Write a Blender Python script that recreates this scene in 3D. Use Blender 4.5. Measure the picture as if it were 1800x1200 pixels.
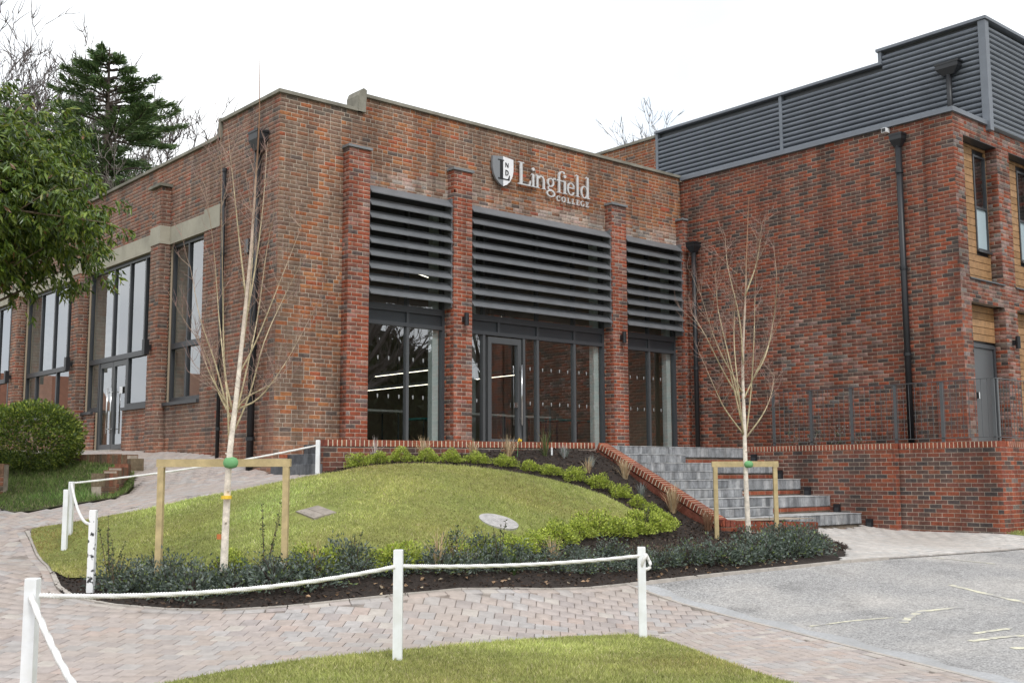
import bpy, math, random
import numpy as np
from mathutils import Matrix, Vector
from mathutils.geometry import delaunay_2d_cdt
rng = np.random.default_rng(7)
random.seed(7)
for o in list(bpy.data.objects): bpy.data.objects.remove(o)
SC = bpy.context.scene
COL = SC.collection
R = math.radians

# ------------------------------------------------------------------ camera
YAW, PIT, ROL = R(49.0313), R(6.7706), R(-0.192)
fw = Vector((math.cos(YAW)*math.cos(PIT), math.sin(YAW)*math.cos(PIT), math.sin(PIT)))
rt = Vector((math.sin(YAW), -math.cos(YAW), 0)); up = rt.cross(fw)
r2 = math.cos(ROL)*rt + math.sin(ROL)*up; u2 = -math.sin(ROL)*rt + math.cos(ROL)*up
EYE = np.array([0, 0, 1.6])
cd = bpy.data.cameras.new('camera'); cam = bpy.data.objects.new('camera', cd); COL.objects.link(cam)
cam.matrix_world = Matrix(((r2.x, u2.x, -fw.x, 0), (r2.y, u2.y, -fw.y, 0), (r2.z, u2.z, -fw.z, 1.6), (0, 0, 0, 1)))
cd.sensor_width = 36; cd.lens = 39.263; cd.clip_start = .1; cd.clip_end = 2000
SC.camera = cam

# ------------------------------------------------------------------ sky, sun, exposure
SUN_EL, SUN_AZ = R(48), math.atan2(-.78, -.25)      # direction towards the sun in plan
w = bpy.data.worlds.new('World'); SC.world = w; w.use_nodes = True
nt = w.node_tree; nt.nodes.clear()
def N(nt, t, **k):
    n = nt.nodes.new(t)
    for a, b in k.items(): setattr(n, a, b)
    return n
sky = N(nt, 'ShaderNodeTexSky', sky_type='NISHITA', sun_disc=False, sun_elevation=SUN_EL, sun_rotation=math.pi/2-SUN_AZ)
bg1 = N(nt, 'ShaderNodeBackground'); bg1.inputs[1].default_value = .12; nt.links.new(sky.outputs[0], bg1.inputs[0])
bg2 = N(nt, 'ShaderNodeBackground'); bg2.inputs[1].default_value = 1.16
tc = N(nt, 'ShaderNodeTexCoord'); nz = N(nt, 'ShaderNodeTexNoise'); nz.inputs['Scale'].default_value = 3.2; nz.inputs['Detail'].default_value = 5
rp = N(nt, 'ShaderNodeValToRGB'); rp.color_ramp.elements[0].position = .30; rp.color_ramp.elements[0].color = (.80,)*3+(1,)
rp.color_ramp.elements[1].position = .55; rp.color_ramp.elements[1].color = (.99,)*3+(1,)
cn = N(nt, 'ShaderNodeTexNoise'); cn.inputs['Scale'].default_value = 2.1; cn.inputs['Detail'].default_value = 6; cn.inputs['Roughness'].default_value = .6
cr = N(nt, 'ShaderNodeValToRGB'); cr.color_ramp.elements[0].position = .36; cr.color_ramp.elements[0].color = (.66, .72, .79, 1); cr.color_ramp.elements[1].position = .54; cr.color_ramp.elements[1].color = (.97, .99, 1.0, 1)
nt.links.new(tc.outputs['Generated'], cn.inputs['Vector']); nt.links.new(cn.outputs['Fac'], cr.inputs[0]); nt.links.new(cr.outputs[0], bg2.inputs[0])
mx = N(nt, 'ShaderNodeMixShader'); wo = N(nt, 'ShaderNodeOutputWorld')
nt.links.new(tc.outputs['Generated'], nz.inputs['Vector']); nt.links.new(nz.outputs['Fac'], rp.inputs[0]); nt.links.new(rp.outputs[0], mx.inputs[0])
nt.links.new(bg1.outputs[0], mx.inputs[1]); nt.links.new(bg2.outputs[0], mx.inputs[2]); nt.links.new(mx.outputs[0], wo.inputs[0])
sl = bpy.data.lights.new('sun', 'SUN'); sl.energy = 1.2; sl.angle = R(14); sl.color = (1, .98, .95)
so = bpy.data.objects.new('sun', sl); COL.objects.link(so)
sd = Vector((math.cos(SUN_AZ)*math.cos(SUN_EL), math.sin(SUN_AZ)*math.cos(SUN_EL), math.sin(SUN_EL)))
so.rotation_euler = sd.to_track_quat('Z', 'Y').to_euler(); so.location = (0, -10, 30)
SC.view_settings.view_transform = 'Standard'; SC.view_settings.look = 'None'; SC.view_settings.gamma = 1; SC.view_settings.exposure = 0.42
SC.view_settings.use_curve_mapping = False
SC.cycles.use_denoising = True; SC.cycles.max_bounces = 6; SC.cycles.diffuse_bounces = 3; SC.cycles.glossy_bounces = 3
SC.cycles.transparent_max_bounces = 12; SC.cycles.sample_clamp_indirect = 4; SC.cycles.caustics_reflective = False; SC.cycles.caustics_refractive = False

# ------------------------------------------------------------------ helpers
INV = {}          # parent -> translation to undo
def link(o, parent=None):
    COL.objects.link(o)
    if parent is not None:
        o.parent = parent
        if parent.type == 'EMPTY': o.matrix_parent_inverse = Matrix.Translation(parent.location).inverted()
    return o
def tag(o, label=None, cat=None, group=None, kind=None):
    if label: o['label'] = label
    if cat: o['category'] = cat
    if group: o['group'] = group
    if kind: o['kind'] = kind
    return o
def thing(name, loc, label, cat, group=None):
    o = bpy.data.objects.new(name, None); o.empty_display_size = .2; o.location = loc; COL.objects.link(o)
    return tag(o, label, cat, group)
def mesh_np(name, V, F, mat, col=None, smooth=False):
    """V (n,3) array, F (m,k) array or list of lists"""
    me = bpy.data.meshes.new(name)
    V = np.asarray(V, np.float32)
    if isinstance(F, np.ndarray):
        m, k = F.shape
        me.vertices.add(len(V)); me.vertices.foreach_set('co', V.ravel())
        me.loops.add(m*k); me.loops.foreach_set('vertex_index', F.astype(np.int32).ravel())
        me.polygons.add(m); me.polygons.foreach_set('loop_start', np.arange(0, m*k, k, dtype=np.int32))
        me.update(calc_edges=True)
    else:
        me.from_pydata(V.tolist(), [], F)
    if col is not None:
        a = me.attributes.new('Col', 'FLOAT_COLOR', 'POINT')
        c = np.ones((len(V), 4), np.float32); c[:, :3] = col; a.data.foreach_set('color', c.ravel())
    if smooth: me.polygons.foreach_set('use_smooth', np.ones(len(me.polygons), bool))
    if mat is not None: me.materials.append(mat)
    return me
def obj(name, me, parent=None, mw=None):
    o = bpy.data.objects.new(name, me)
    if mw is not None: o.matrix_basis = mw
    return link(o, parent)

class MB:
    def __init__(s): s.v = []; s.f = []; s.c = []
    def add(s, V, F, c=None):
        b = len(s.v); s.v += [tuple(p) for p in V]; s.f += [tuple(i+b for i in f) for f in F]
        if c is not None: s.c += [c]*len(V)
        return s
    def box(s, x0, x1, y0, y1, z0, z1, c=None):
        V = [(x0,y0,z0),(x1,y0,z0),(x1,y1,z0),(x0,y1,z0),(x0,y0,z1),(x1,y0,z1),(x1,y1,z1),(x0,y1,z1)]
        return s.add(V, [(0,3,2,1),(4,5,6,7),(0,1,5,4),(1,2,6,5),(2,3,7,6),(3,0,4,7)], c)
    def obox(s, c0, u, v, w, col=None):
        """box centred c0 with half-vectors u, v, w"""
        c0, u, v, w = map(np.asarray, (c0, u, v, w))
        V = [c0+a*u+b*v+d*w for d in (-1, 1) for b, a in ((-1,-1),(-1,1),(1,1),(1,-1))]
        return s.add(V, [(0,3,2,1),(4,5,6,7),(0,1,5,4),(1,2,6,5),(2,3,7,6),(3,0,4,7)], col)
    def tube(s, pts, rad, n=8, c=None, cap=True):
        pts = [np.asarray(p, float) for p in pts]; rad = rad if hasattr(rad, '__len__') else [rad]*len(pts)
        b = len(s.v); k = len(pts); ref = np.array([.31, .17, .93])
        for i, p in enumerate(pts):
            t = pts[min(i+1, k-1)]-pts[max(i-1, 0)]; t = t/(np.linalg.norm(t)+1e-9)
            if abs(t @ ref) > .95: ref = np.array([.9, .3, .1])
            a = np.cross(t, ref); a /= np.linalg.norm(a); bb = np.cross(t, a)
            for j in range(n):
                q = p+rad[i]*(math.cos(2*math.pi*j/n)*a+math.sin(2*math.pi*j/n)*bb)
                s.v.append(tuple(q))
                if c is not None: s.c.append(c[i] if isinstance(c, list) else c)
        for i in range(k-1):
            for j in range(n):
                j2 = (j+1) % n; s.f.append((b+i*n+j, b+i*n+j2, b+(i+1)*n+j2, b+(i+1)*n+j))
        if cap and n > 3:
            s.f.append(tuple(b+j for j in range(n-1, -1, -1))); s.f.append(tuple(b+(k-1)*n+j for j in range(n)))
        return s
    def prism(s, poly, d0, d1, frame, c=None):
        """poly of (a,b) extruded from depth d0 to d1; frame maps (a,b,d)->xyz"""
        n = len(poly); V = [frame(a, b, d0) for a, b in poly]+[frame(a, b, d1) for a, b in poly]
        F = [tuple(range(n)), tuple(range(2*n-1, n-1, -1))]+[(i, i+n, (i+1) % n+n, (i+1) % n) for i in range(n)]
        return s.add(V, F, c)
    def me(s, name, mat, smooth=False):
        return mesh_np(name, np.array(s.v), s.f, mat, np.array(s.c) if s.c else None, smooth)
    def build(s, name, mat, parent=None, smooth=False): return obj(name, s.me(name, mat, smooth), parent)

# ------------------------------------------------------------------ materials
def mat(name, base, rough=.6, var=.25, vs=6., bump=.0, bs=60., metal=0., attr=False, spec=.35, tint=None, streak=0.):
    m = bpy.data.materials.new(name); m.use_nodes = True; t = m.node_tree; b = t.nodes['Principled BSDF']
    b.inputs['Roughness'].default_value = rough; b.inputs['Metallic'].default_value = metal; b.inputs['Specular IOR Level'].default_value = spec
    g = N(t, 'ShaderNodeNewGeometry')
    if attr:
        src = N(t, 'ShaderNodeAttribute', attribute_name='Col').outputs['Color']
    else:
        rgb = N(t, 'ShaderNodeRGB'); rgb.outputs[0].default_value = tuple(base)+(1,); src = rgb.outputs[0]
    if var:
        nz = N(t, 'ShaderNodeTexNoise'); nz.inputs['Scale'].default_value = vs; nz.inputs['Detail'].default_value = 6; nz.inputs['Roughness'].default_value = .65
        t.links.new(g.outputs['Position'], nz.inputs['Vector'])
        mr = N(t, 'ShaderNodeMapRange'); mr.inputs[1].default_value = .3; mr.inputs[2].default_value = .7; mr.inputs[3].default_value = 1-var; mr.inputs[4].default_value = 1+var
        t.links.new(nz.outputs['Fac'], mr.inputs[0])
        mm = N(t, 'ShaderNodeMix', data_type='RGBA', blend_type='MULTIPLY'); mm.inputs[0].default_value = 1
        t.links.new(src, mm.inputs[6]); t.links.new(mr.outputs[0], mm.inputs[7]); src = mm.outputs[2]
    if tint:        # broad patches of a second colour: (rgb, scale, amount)
        n2 = N(t, 'ShaderNodeTexNoise'); n2.inputs['Scale'].default_value = tint[1]; n2.inputs['Detail'].default_value = 4
        t.links.new(g.outputs['Position'], n2.inputs['Vector'])
        r3 = N(t, 'ShaderNodeMapRange'); r3.inputs[1].default_value = .42; r3.inputs[2].default_value = .68; r3.inputs[3].default_value = 0; r3.inputs[4].default_value = tint[2]
        t.links.new(n2.outputs['Fac'], r3.inputs[0])
        m3 = N(t, 'ShaderNodeMix', data_type='RGBA'); t.links.new(r3.outputs[0], m3.inputs[0]); t.links.new(src, m3.inputs[6]); m3.inputs[7].default_value = tuple(tint[0])+(1,)
        src = m3.outputs[2]
    if streak:      # rain streaks and soot, stretched down the wall
        sm = N(t, 'ShaderNodeMapping'); sm.inputs['Scale'].default_value = (2.6, 2.6, .42); sn = N(t, 'ShaderNodeTexNoise'); sn.inputs['Scale'].default_value = 1.; sn.inputs['Detail'].default_value = 7; sn.inputs['Roughness'].default_value = .62
        sr = N(t, 'ShaderNodeMapRange'); sr.inputs[1].default_value = .36; sr.inputs[2].default_value = .62; sr.inputs[3].default_value = 1-streak; sr.inputs[4].default_value = 1.08
        sx = N(t, 'ShaderNodeMix', data_type='RGBA', blend_type='MULTIPLY'); sx.inputs[0].default_value = 1
        t.links.new(g.outputs['Position'], sm.inputs[0]); t.links.new(sm.outputs[0], sn.inputs['Vector']); t.links.new(sn.outputs['Fac'], sr.inputs[0]); t.links.new(src, sx.inputs[6]); t.links.new(sr.outputs[0], sx.inputs[7]); src = sx.outputs[2]
    t.links.new(src, b.inputs['Base Color'])
    if bump:
        nb = N(t, 'ShaderNodeTexNoise'); nb.inputs['Scale'].default_value = bs; nb.inputs['Detail'].default_value = 4
        t.links.new(g.outputs['Position'], nb.inputs['Vector'])
        bp = N(t, 'ShaderNodeBump'); bp.inputs['Strength'].default_value = bump; bp.inputs['Distance'].default_value = .01
        t.links.new(nb.outputs['Fac'], bp.inputs['Height']); t.links.new(bp.outputs[0], b.inputs['Normal'])
    return m
def glassmat(name, tintc=(.82, .86, .86), f0=.10):
    m = bpy.data.materials.new(name); m.use_nodes = True; t = m.node_tree; t.nodes.clear()
    o = N(t, 'ShaderNodeOutputMaterial'); tr = N(t, 'ShaderNodeBsdfTransparent'); tr.inputs[0].default_value = tuple(tintc)+(1,)
    gl = N(t, 'ShaderNodeBsdfGlossy'); gl.inputs['Roughness'].default_value = .0; gl.inputs[0].default_value = (.95, .97, 1, 1)
    lw = N(t, 'ShaderNodeLayerWeight'); lw.inputs[0].default_value = .5
    pw = N(t, 'ShaderNodeMath', operation='POWER'); pw.inputs[1].default_value = 4
    ma = N(t, 'ShaderNodeMapRange'); ma.inputs[3].default_value = f0; ma.inputs[4].default_value = 1
    mx = N(t, 'ShaderNodeMixShader')
    t.links.new(lw.outputs['Facing'], pw.inputs[0]); t.links.new(pw.outputs[0], ma.inputs[0]); t.links.new(ma.outputs[0], mx.inputs[0])
    t.links.new(tr.outputs[0], mx.inputs[1]); t.links.new(gl.outputs[0], mx.inputs[2]); t.links.new(mx.outputs[0], o.inputs[0])
    return m
def emat(name, c, s):
    m = bpy.data.materials.new(name); m.use_nodes = True; b = m.node_tree.nodes['Principled BSDF']
    b.inputs['Base Color'].default_value = tuple(c)+(1,); b.inputs['Emission Color'].default_value = tuple(c)+(1,); b.inputs['Emission Strength'].default_value = s
    return m
def leafmat(name, trans=.25, rough=.45, spec=.4):
    m = mat(name, (0, 0, 0), rough, .3, 9., attr=True, spec=spec); t = m.node_tree; b = t.nodes['Principled BSDF']
    o = [n for n in t.nodes if n.type == 'OUTPUT_MATERIAL'][0]
    tl = N(t, 'ShaderNodeBsdfTranslucent'); mx = N(t, 'ShaderNodeMixShader'); mx.inputs[0].default_value = trans
    src = b.inputs['Base Color'].links[0].from_socket
    t.links.new(src, tl.inputs[0]); t.links.new(b.outputs[0], mx.inputs[1]); t.links.new(tl.outputs[0], mx.inputs[2]); t.links.new(mx.outputs[0], o.inputs[0])
    return m
M = {}
M['brick'] = mat('brick', (0,0,0), .88, .34, 22., .5, 90., attr=True, spec=.2, streak=.38)
M['mortar'] = mat('mortar', (.48,.41,.335), .95, .3, 12., .4, 120., streak=.4)
M['mortar_new'] = mat('mortar_new', (.37,.31,.245), .95, .3, 9., .4, 120., streak=.35)
M['mortar_lt'] = mat('coping_mortar', (.66,.58,.44), .95, .2, 12.)
M['paver'] = mat('paver', (0,0,0), .85, .18, 9., .4, 140., attr=True, spec=.25, tint=((.37,.32,.28), .55, .45))
M['joint'] = mat('joint_sand', (.25,.215,.19), .95, .3, 8.)
M['block'] = mat('grey_block', (0,0,0), .8, .25, 14., .35, 110., attr=True, spec=.25)
_t = M['block'].node_tree; _b = _t.nodes['Principled BSDF']; _src = _b.inputs['Base Color'].links[0].from_socket
_g = N(_t, 'ShaderNodeNewGeometry'); _m = N(_t, 'ShaderNodeMapping'); _m.inputs['Scale'].default_value = (7, 7, 2.0); _n = N(_t, 'ShaderNodeTexNoise'); _n.inputs['Scale'].default_value = 1.; _n.inputs['Detail'].default_value = 5
_r = N(_t, 'ShaderNodeMapRange'); _r.inputs[1].default_value = .40; _r.inputs[2].default_value = .66; _r.inputs[3].default_value = 1.1; _r.inputs[4].default_value = .58
_x = N(_t, 'ShaderNodeMix', data_type='RGBA', blend_type='MULTIPLY'); _x.inputs[0].default_value = 1
_t.links.new(_g.outputs['Position'], _m.inputs[0]); _t.links.new(_m.outputs[0], _n.inputs['Vector']); _t.links.new(_n.outputs['Fac'], _r.inputs[0]); _t.links.new(_src, _x.inputs[6]); _t.links.new(_r.outputs[0], _x.inputs[7]); _t.links.new(_x.outputs[2], _b.inputs['Base Color'])
M['asphalt'] = mat('asphalt', (.335,.325,.318), .9, .5, 55., 1., 80., tint=((.48,.45,.42), .6, .85))
_t = M['asphalt'].node_tree; _b = _t.nodes['Principled BSDF']; _src = _b.inputs['Base Color'].links[0].from_socket; _g = N(_t, 'ShaderNodeNewGeometry')
for _sc, _lo, _hi in ((55., .76, 1.24), (24., .9, 1.1)):
    _v = N(_t, 'ShaderNodeTexVoronoi'); _v.inputs['Scale'].default_value = _sc; _sp = N(_t, 'ShaderNodeSeparateColor'); _r = N(_t, 'ShaderNodeMapRange'); _r.inputs[3].default_value = _lo; _r.inputs[4].default_value = _hi
    _x = N(_t, 'ShaderNodeMix', data_type='RGBA', blend_type='MULTIPLY'); _x.inputs[0].default_value = 1
    _t.links.new(_g.outputs['Position'], _v.inputs['Vector']); _t.links.new(_v.outputs['Color'], _sp.inputs[0]); _t.links.new(_sp.outputs[0], _r.inputs[0]); _t.links.new(_src, _x.inputs[6]); _t.links.new(_r.outputs[0], _x.inputs[7]); _src = _x.outputs[2]
_n = N(_t, 'ShaderNodeTexNoise'); _n.inputs['Scale'].default_value = 1.3; _n.inputs['Detail'].default_value = 7; _r = N(_t, 'ShaderNodeMapRange'); _r.inputs[1].default_value = .56; _r.inputs[2].default_value = .70; _r.inputs[3].default_value = 1; _r.inputs[4].default_value = .78
_x = N(_t, 'ShaderNodeMix', data_type='RGBA', blend_type='MULTIPLY'); _x.inputs[0].default_value = 1
_t.links.new(_g.outputs['Position'], _n.inputs['Vector']); _t.links.new(_n.outputs['Fac'], _r.inputs[0]); _t.links.new(_src, _x.inputs[6]); _t.links.new(_r.outputs[0], _x.inputs[7]); _t.links.new(_x.outputs[2], _b.inputs['Base Color'])
M['crack'] = mat('tar_crack', (.10,.098,.096), .9, .4, 20.)
M['gutter'] = mat('gutter_tarmac', (.40,.40,.405), .85, .2, 30., .3, 90., tint=((.30,.295,.29), 1.5, .7))
M['edging'] = mat('concrete_edging', (.42,.38,.34), .85, .2, 6., .3, 80.)
M['coping'] = mat('weathered_coping', (.25,.235,.195), .9, .3, 3., .3, 60., tint=((.14,.13,.105), 1.6, .7))
M['concrete'] = mat('concrete', (.40,.37,.30), .85, .22, 2.2, .3, 60., tint=((.25,.23,.18), 1.1, .5))
M['slate'] = mat('grey_cap', (.20,.21,.22), .6, .15, 5.)
M['soil'] = mat('soil', (.030,.022,.018), .95, .5, 25., 1., 60.)
M['turf'] = mat('turf', (.20,.225,.06), .95, .35, 5., .6, 200., tint=((.28,.25,.08), .8, .6))
M['turf_rough'] = mat('turf_rough', (.07,.085,.03), .95, .4, 5., .6, 200., tint=((.13,.10,.07), 1.2, .6))
M['earth'] = mat('earth', (.12,.12,.06), .95, .3, .3)
M['metal'] = mat('grey_metal', (.15,.156,.165), .42, .16, 3., spec=.5)
M['screen'] = mat('screen_metal', (.155,.172,.20), .45, .12, 2., spec=.5)
M['frame'] = mat('frame_metal', (.052,.056,.062), .4, .05, 3., spec=.5)
M['frame_lt'] = mat('frame_metal_light', (.085,.09,.095), .4, .05, 3., spec=.5)
M['black'] = mat('black_plastic', (.014,.015,.018), .45, .2, 3., spec=.5)
M['panel'] = mat('dark_panel', (.045,.05,.056), .3, .1, 3., spec=.5)
M['steel'] = mat('stainless', (.6,.6,.6), .25, .05, 3., metal=1.)
M['sign'] = mat('sign_metal', (.68,.68,.68), .4, .06, 6., metal=.25, spec=.5)
M['sign_w'] = mat('sign_white', (.80,.80,.82), .4, .05, 5.)
M['sign_g'] = mat('sign_grey', (.22,.23,.245), .4, .05, 5.)
M['sign_k'] = mat('sign_black', (.02,.02,.022), .4, .05, 5.)
M['white'] = mat('white_paint', (.80,.815,.83), .45, .06, 9., spec=.4, tint=((.56,.54,.48), 7., .3))
M['rope'] = mat('white_rope', (.78,.77,.75), .9, .12, 30., .3, 150.)
M['timber'] = mat('stake_timber', (.46,.36,.19), .75, .22, 8., .3, 50.)
M['clad'] = mat('cedar_board', (0,0,0), .6, .28, 10., .25, 40., attr=True)
M['bark'] = mat('bark', (0,0,0), .85, .3, 14., .4, 60., attr=True, spec=.2)
M['leaf'] = leafmat('leaf'); M['grass'] = leafmat('grass_blade', .25, .7, .15); M['needle'] = leafmat('needle', .1, .7, .2)
M['gloss_leaf'] = leafmat('glossy_leaf', .22, .32, .5)
M['mulch'] = mat('mulch_chip', (0,0,0), .9, .3, 20., attr=True, spec=.2)
M['dry'] = leafmat('dry_stalk', .2, .8, .1)
M['glass'] = glassmat('window_glass', (.74, .78, .77), .24)
M['glass_l'] = glassmat('side_window_glass', (.74, .77, .76), .20)
M['frost'] = mat('frosted_pane', (.42,.52,.56), .25, .05, 2., spec=.5)
M['floor_in'] = mat('indoor_floor', (.16,.13,.10), .5, .1, 1.)
M['wall_in'] = mat('indoor_wall', (.40,.32,.23), .8, .1, 1.)
M['ceil_in'] = mat('indoor_ceiling', (.07,.07,.07), .8, .1, 1.)
M['pale_in'] = mat('pale_painted_block', (.80,.86,.84), .7, .08, 4.)
M['reveal'] = mat('painted_brick_reveal', (.66,.62,.55), .8, .15, 9.)
M['teal'] = mat('teal_top', (.05,.35,.33), .4, .05, 3.)
M['pale_top'] = mat('pale_table_top', (.62,.62,.58), .4, .05, 3.)
M['lamp'] = emat('lamp_glow', (1, .9, .72), 3.2)
M['green'] = mat('green_tie', (.15,.36,.15), .6, .1, 6.)
M['yellow'] = mat('yellow_tape', (.75,.5,.05), .6, .1, 6.)
M['orange'] = mat('orange_tag', (.5,.16,.05), .6, .1, 6.)
M['line'] = mat('worn_line_paint', (.64,.61,.47), .85, .25, 25., tint=((.36,.345,.335), 6., 1.2))
M['roof'] = mat('roof_membrane', (.16,.16,.165), .85, .15, 1.5)
M['tile_roof'] = mat('clay_tile_roof', (.24,.10,.06), .85, .3, 3.)
M['render_wall'] = mat('house_brick', (.24,.12,.08), .9, .3, 4.)
M['mark'] = mat('glass_mark', (.30,.31,.31), .6, .1, 5.)
M['iron'] = mat('cover_iron', (.42,.40,.39), .7, .25, 12., .4, 60.)
M['slab'] = mat('cover_slab', (.30,.26,.225), .85, .25, 8., .4, 60.)
M['terracotta'] = mat('terracotta', (.35,.09,.05), .8, .2, 9.)

# ------------------------------------------------------------------ terrain
CP = np.array([(2.435,7.467,0.038),(5.385,7.644,0.091),(8.385,7.698,-0.023),(4.712,12.512,0.328),(5.357,15.245,0.595),(5.695,15.977,0.856),(5.399,10.731,0.232),(6.976,9.881,0.321),(9.181,9.577,0.257),(10.197,9.629,0.251),(10.890,9.499,0.278),(11.528,9.380,0.304),(12.158,9.262,0.325),(12.795,9.143,0.341),(13.850,8.945,0.379),(14.749,8.776,0.390),(15.705,8.599,0.393),(16.720,8.409,0.404),(17.797,8.206,0.416),(8.672,4.057,0.009),(10.361,6.586,0.036),(7.419,10.514,0.636),(5.929,11.697,0.492),(9.668,13.723,1.732),(9.673,11.440,0.957),(12.742,11.716,0.915),(6.785,15.520,1.140),(7.596,15.052,1.328),(8.283,14.698,1.487),(7.647,18.459,1.432),(7.036,17.686,1.243),(6.196,17.767,1.125),(5.466,18.405,1.102),(5.309,16.586,0.816),(5.793,16.418,0.902),(4.607,13.388,0.430),(4.096,13.681,0.539),(3.336,11.057,0.225),(6.949,21.027,1.680),(15.350,10.310,0.543),(14.177,10.784,0.614),(9.200,15.200,1.610),(9.200,16.700,1.610),(9.200,18.800,1.920),(9.200,21.000,2.050),(9.200,23.700,2.120),(9.200,30.000,2.150),(17.900,11.200,0.560),(18.600,8.900,0.560),(14.000,12.700,1.250),(14.050,11.700,0.780),(14.000,13.900,1.930),(11.500,14.500,1.900),(-15.000,0.000,0.000),(0.000,0.000,0.000),(5.000,0.000,0.000),(30.000,-5.000,0.200),(-15.000,40.000,2.500),(40.000,5.000,0.700),(30.000,10.000,0.700),(0.000,25.000,2.100),(5.000,23.000,1.950),(0.000,35.000,2.300),(-10.000,20.000,1.300),(22.000,8.000,0.600),(18.000,0.000,0.050),(10.000,3.000,-0.020)])
_A = CP[:, :2]
_d = np.hypot(_A[:, None, 0]-_A[None, :, 0], _A[:, None, 1]-_A[None, :, 1])
_K = np.where(_d > 0, _d*_d*np.log(_d+1e-9), 0)+.02*np.eye(len(CP)); _P = np.c_[np.ones(len(CP)), _A]
_W = np.linalg.solve(np.block([[_K, _P], [_P.T, np.zeros((3, 3))]]), np.r_[CP[:, 2], 0, 0, 0])
def H(x, y):
    x = np.asarray(x, float); y = np.asarray(y, float)
    d = np.hypot(x[..., None]-_A[:, 0], y[..., None]-_A[:, 1])
    return (d*d*np.log(d+1e-9)) @ _W[:-3]+_W[-3]+_W[-2]*x+_W[-1]*y
def Hf(x, y): return float(H(x, y))
def inside(P, poly):
    P = np.asarray(P, float); x, y = P[:, 0], P[:, 1]; r = np.zeros(len(P), bool); n = len(poly); j = n-1
    for i in range(n):
        xi, yi = poly[i]; xj, yj = poly[j]
        c = ((yi > y) != (yj > y)) & (x < (xj-xi)*(y-yi)/((yj-yi)+1e-12)+xi); r ^= c; j = i
    return r
def smooth_poly(poly, it=2, closed=True):
    p = np.array(poly, float)
    for _ in range(it):
        q = np.roll(p, -1, 0) if closed else p[1:]
        a = p if closed else p[:-1]
        n = np.empty((2*len(a), 2)); n[0::2] = .75*a+.25*q; n[1::2] = .25*a+.75*q
        p = n if closed else np.vstack([p[:1], n, p[-1:]])
    return p
def sheet(name, poly, dz, step, m, **k):
    poly = np.array(poly, float); pts = []
    n = len(poly)
    for i in range(n):
        a, b = poly[i], poly[(i+1) % n]; s = max(1, int(np.linalg.norm(b-a)/step))
        for t in range(s): pts.append(a+(b-a)*t/s)
    nb = len(pts)
    gx, gy = np.meshgrid(np.arange(poly[:, 0].min(), poly[:, 0].max(), step), np.arange(poly[:, 1].min(), poly[:, 1].max(), step))
    G = np.c_[gx.ravel(), gy.ravel()]; G = G[inside(G, poly)]+rng.uniform(-.1, .1, (inside(G, poly).sum(), 2))*step
    B = np.array(pts)
    if len(G):
        dm = np.min(np.hypot(G[:, None, 0]-B[None, :, 0], G[:, None, 1]-B[None, :, 1]), 1) if len(G)*nb < 6e6 else np.full(len(G), 9.)
        G = G[dm > step*.35]
    allp = [Vector(p) for p in np.vstack([B, G])]
    r = delaunay_2d_cdt(allp, [(i, (i+1) % nb) for i in range(nb)], [list(range(nb))], 1, 1e-6)
    V = np.array([tuple(v) for v in r[0]]); F = [tuple(f) for f in r[2]]
    Z = H(V[:, 0], V[:, 1])+dz
    me = mesh_np(name, np.c_[V, Z], F, m, smooth=True)
    # normals up
    o = obj(name, me)
    if len(me.polygons) and sum(p.normal.z for p in me.polygons) < 0: me.flip_normals()
    return o

LAWN = [(5.311,16.592),(5.535,16.637),(5.795,16.422),(6.138,16.128),(6.792,15.518),(7.296,15.342),(7.597,15.053),(8.289,14.691),(8.713,14.473),(8.860,14.159),(9.327,14.118),(9.673,13.730),(10.435,13.613),(11.117,13.488),(11.963,13.105),(12.721,12.600),(12.949,12.143),(12.823,11.732),(11.916,11.237),(11.141,11.045),(9.882,10.833),(8.721,10.580),(7.384,10.464),(6.381,11.231),(5.562,12.366),(5.042,13.055),(4.599,13.324),(4.968,14.879)]
BEDF = [(4.599,13.324),(4.384,12.489),(4.572,11.809),(5.007,11.107),(5.394,10.722),(5.872,10.320),(6.981,9.889),(8.322,9.598),(10.203,9.636),(11.529,9.381),(12.798,9.145),(13.677,8.969),(14.230,9.141),(15.262,9.748)]
BED = BEDF+[(16.1,10.82),(15.3,10.95),(14.25,11.35),(14.25,14.05),(9.3,15.1),(8.86,14.6)]+LAWN[8::-1]+[LAWN[-1]]
FLAWN = [(3.717,8.106),(4.262,8.175),(4.768,8.178),(5.657,8.031),(6.999,8.074),(8.089,7.957),(8.532,7.756),(8.342,7.151),(7.834,6.273),(7.341,5.331)]+[(6.8,4.0),(4.5,4.2),(2.6,7.0),(2.9,7.8)]
AEDGE = [(10.203,9.636),(10.252,9.308),(10.063,7.884),(9.820,7.111),(9.332,5.941),(8.827,4.880),(8.369,3.960)]+[(7.5,2.0)]
KTOP = [(10.203,9.636),(10.898,9.506),(11.529,9.381),(12.166,9.269),(12.798,9.145),(13.853,8.947),(14.749,8.776),(15.709,8.601),(16.722,8.410),(17.804,8.209)]+[(19.5,7.9),(30,6)]
ASPH = AEDGE+[(8.5,-6),(40,-6),(40,6)]+KTOP[:0:-1]
PATHFAR = [(8.3,34),(8.0,24),(7.9,21.0),(8.00,19.39),(7.65,18.46),(7.27,17.89),(7.04,17.69),(6.20,17.78),(5.78,17.78),(5.51,17.92),(5.4,18.62),(4.6,19.8)]
PAVE = AEDGE[::-1]+BEDF[7::-1]+[LAWN[-1]]+LAWN[:9]+[(9.2,15.05),(9.25,16.75),(9.25,34)]+PATHFAR+[(1,18),(-3,12),(-3,1),(2,1)]
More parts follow.
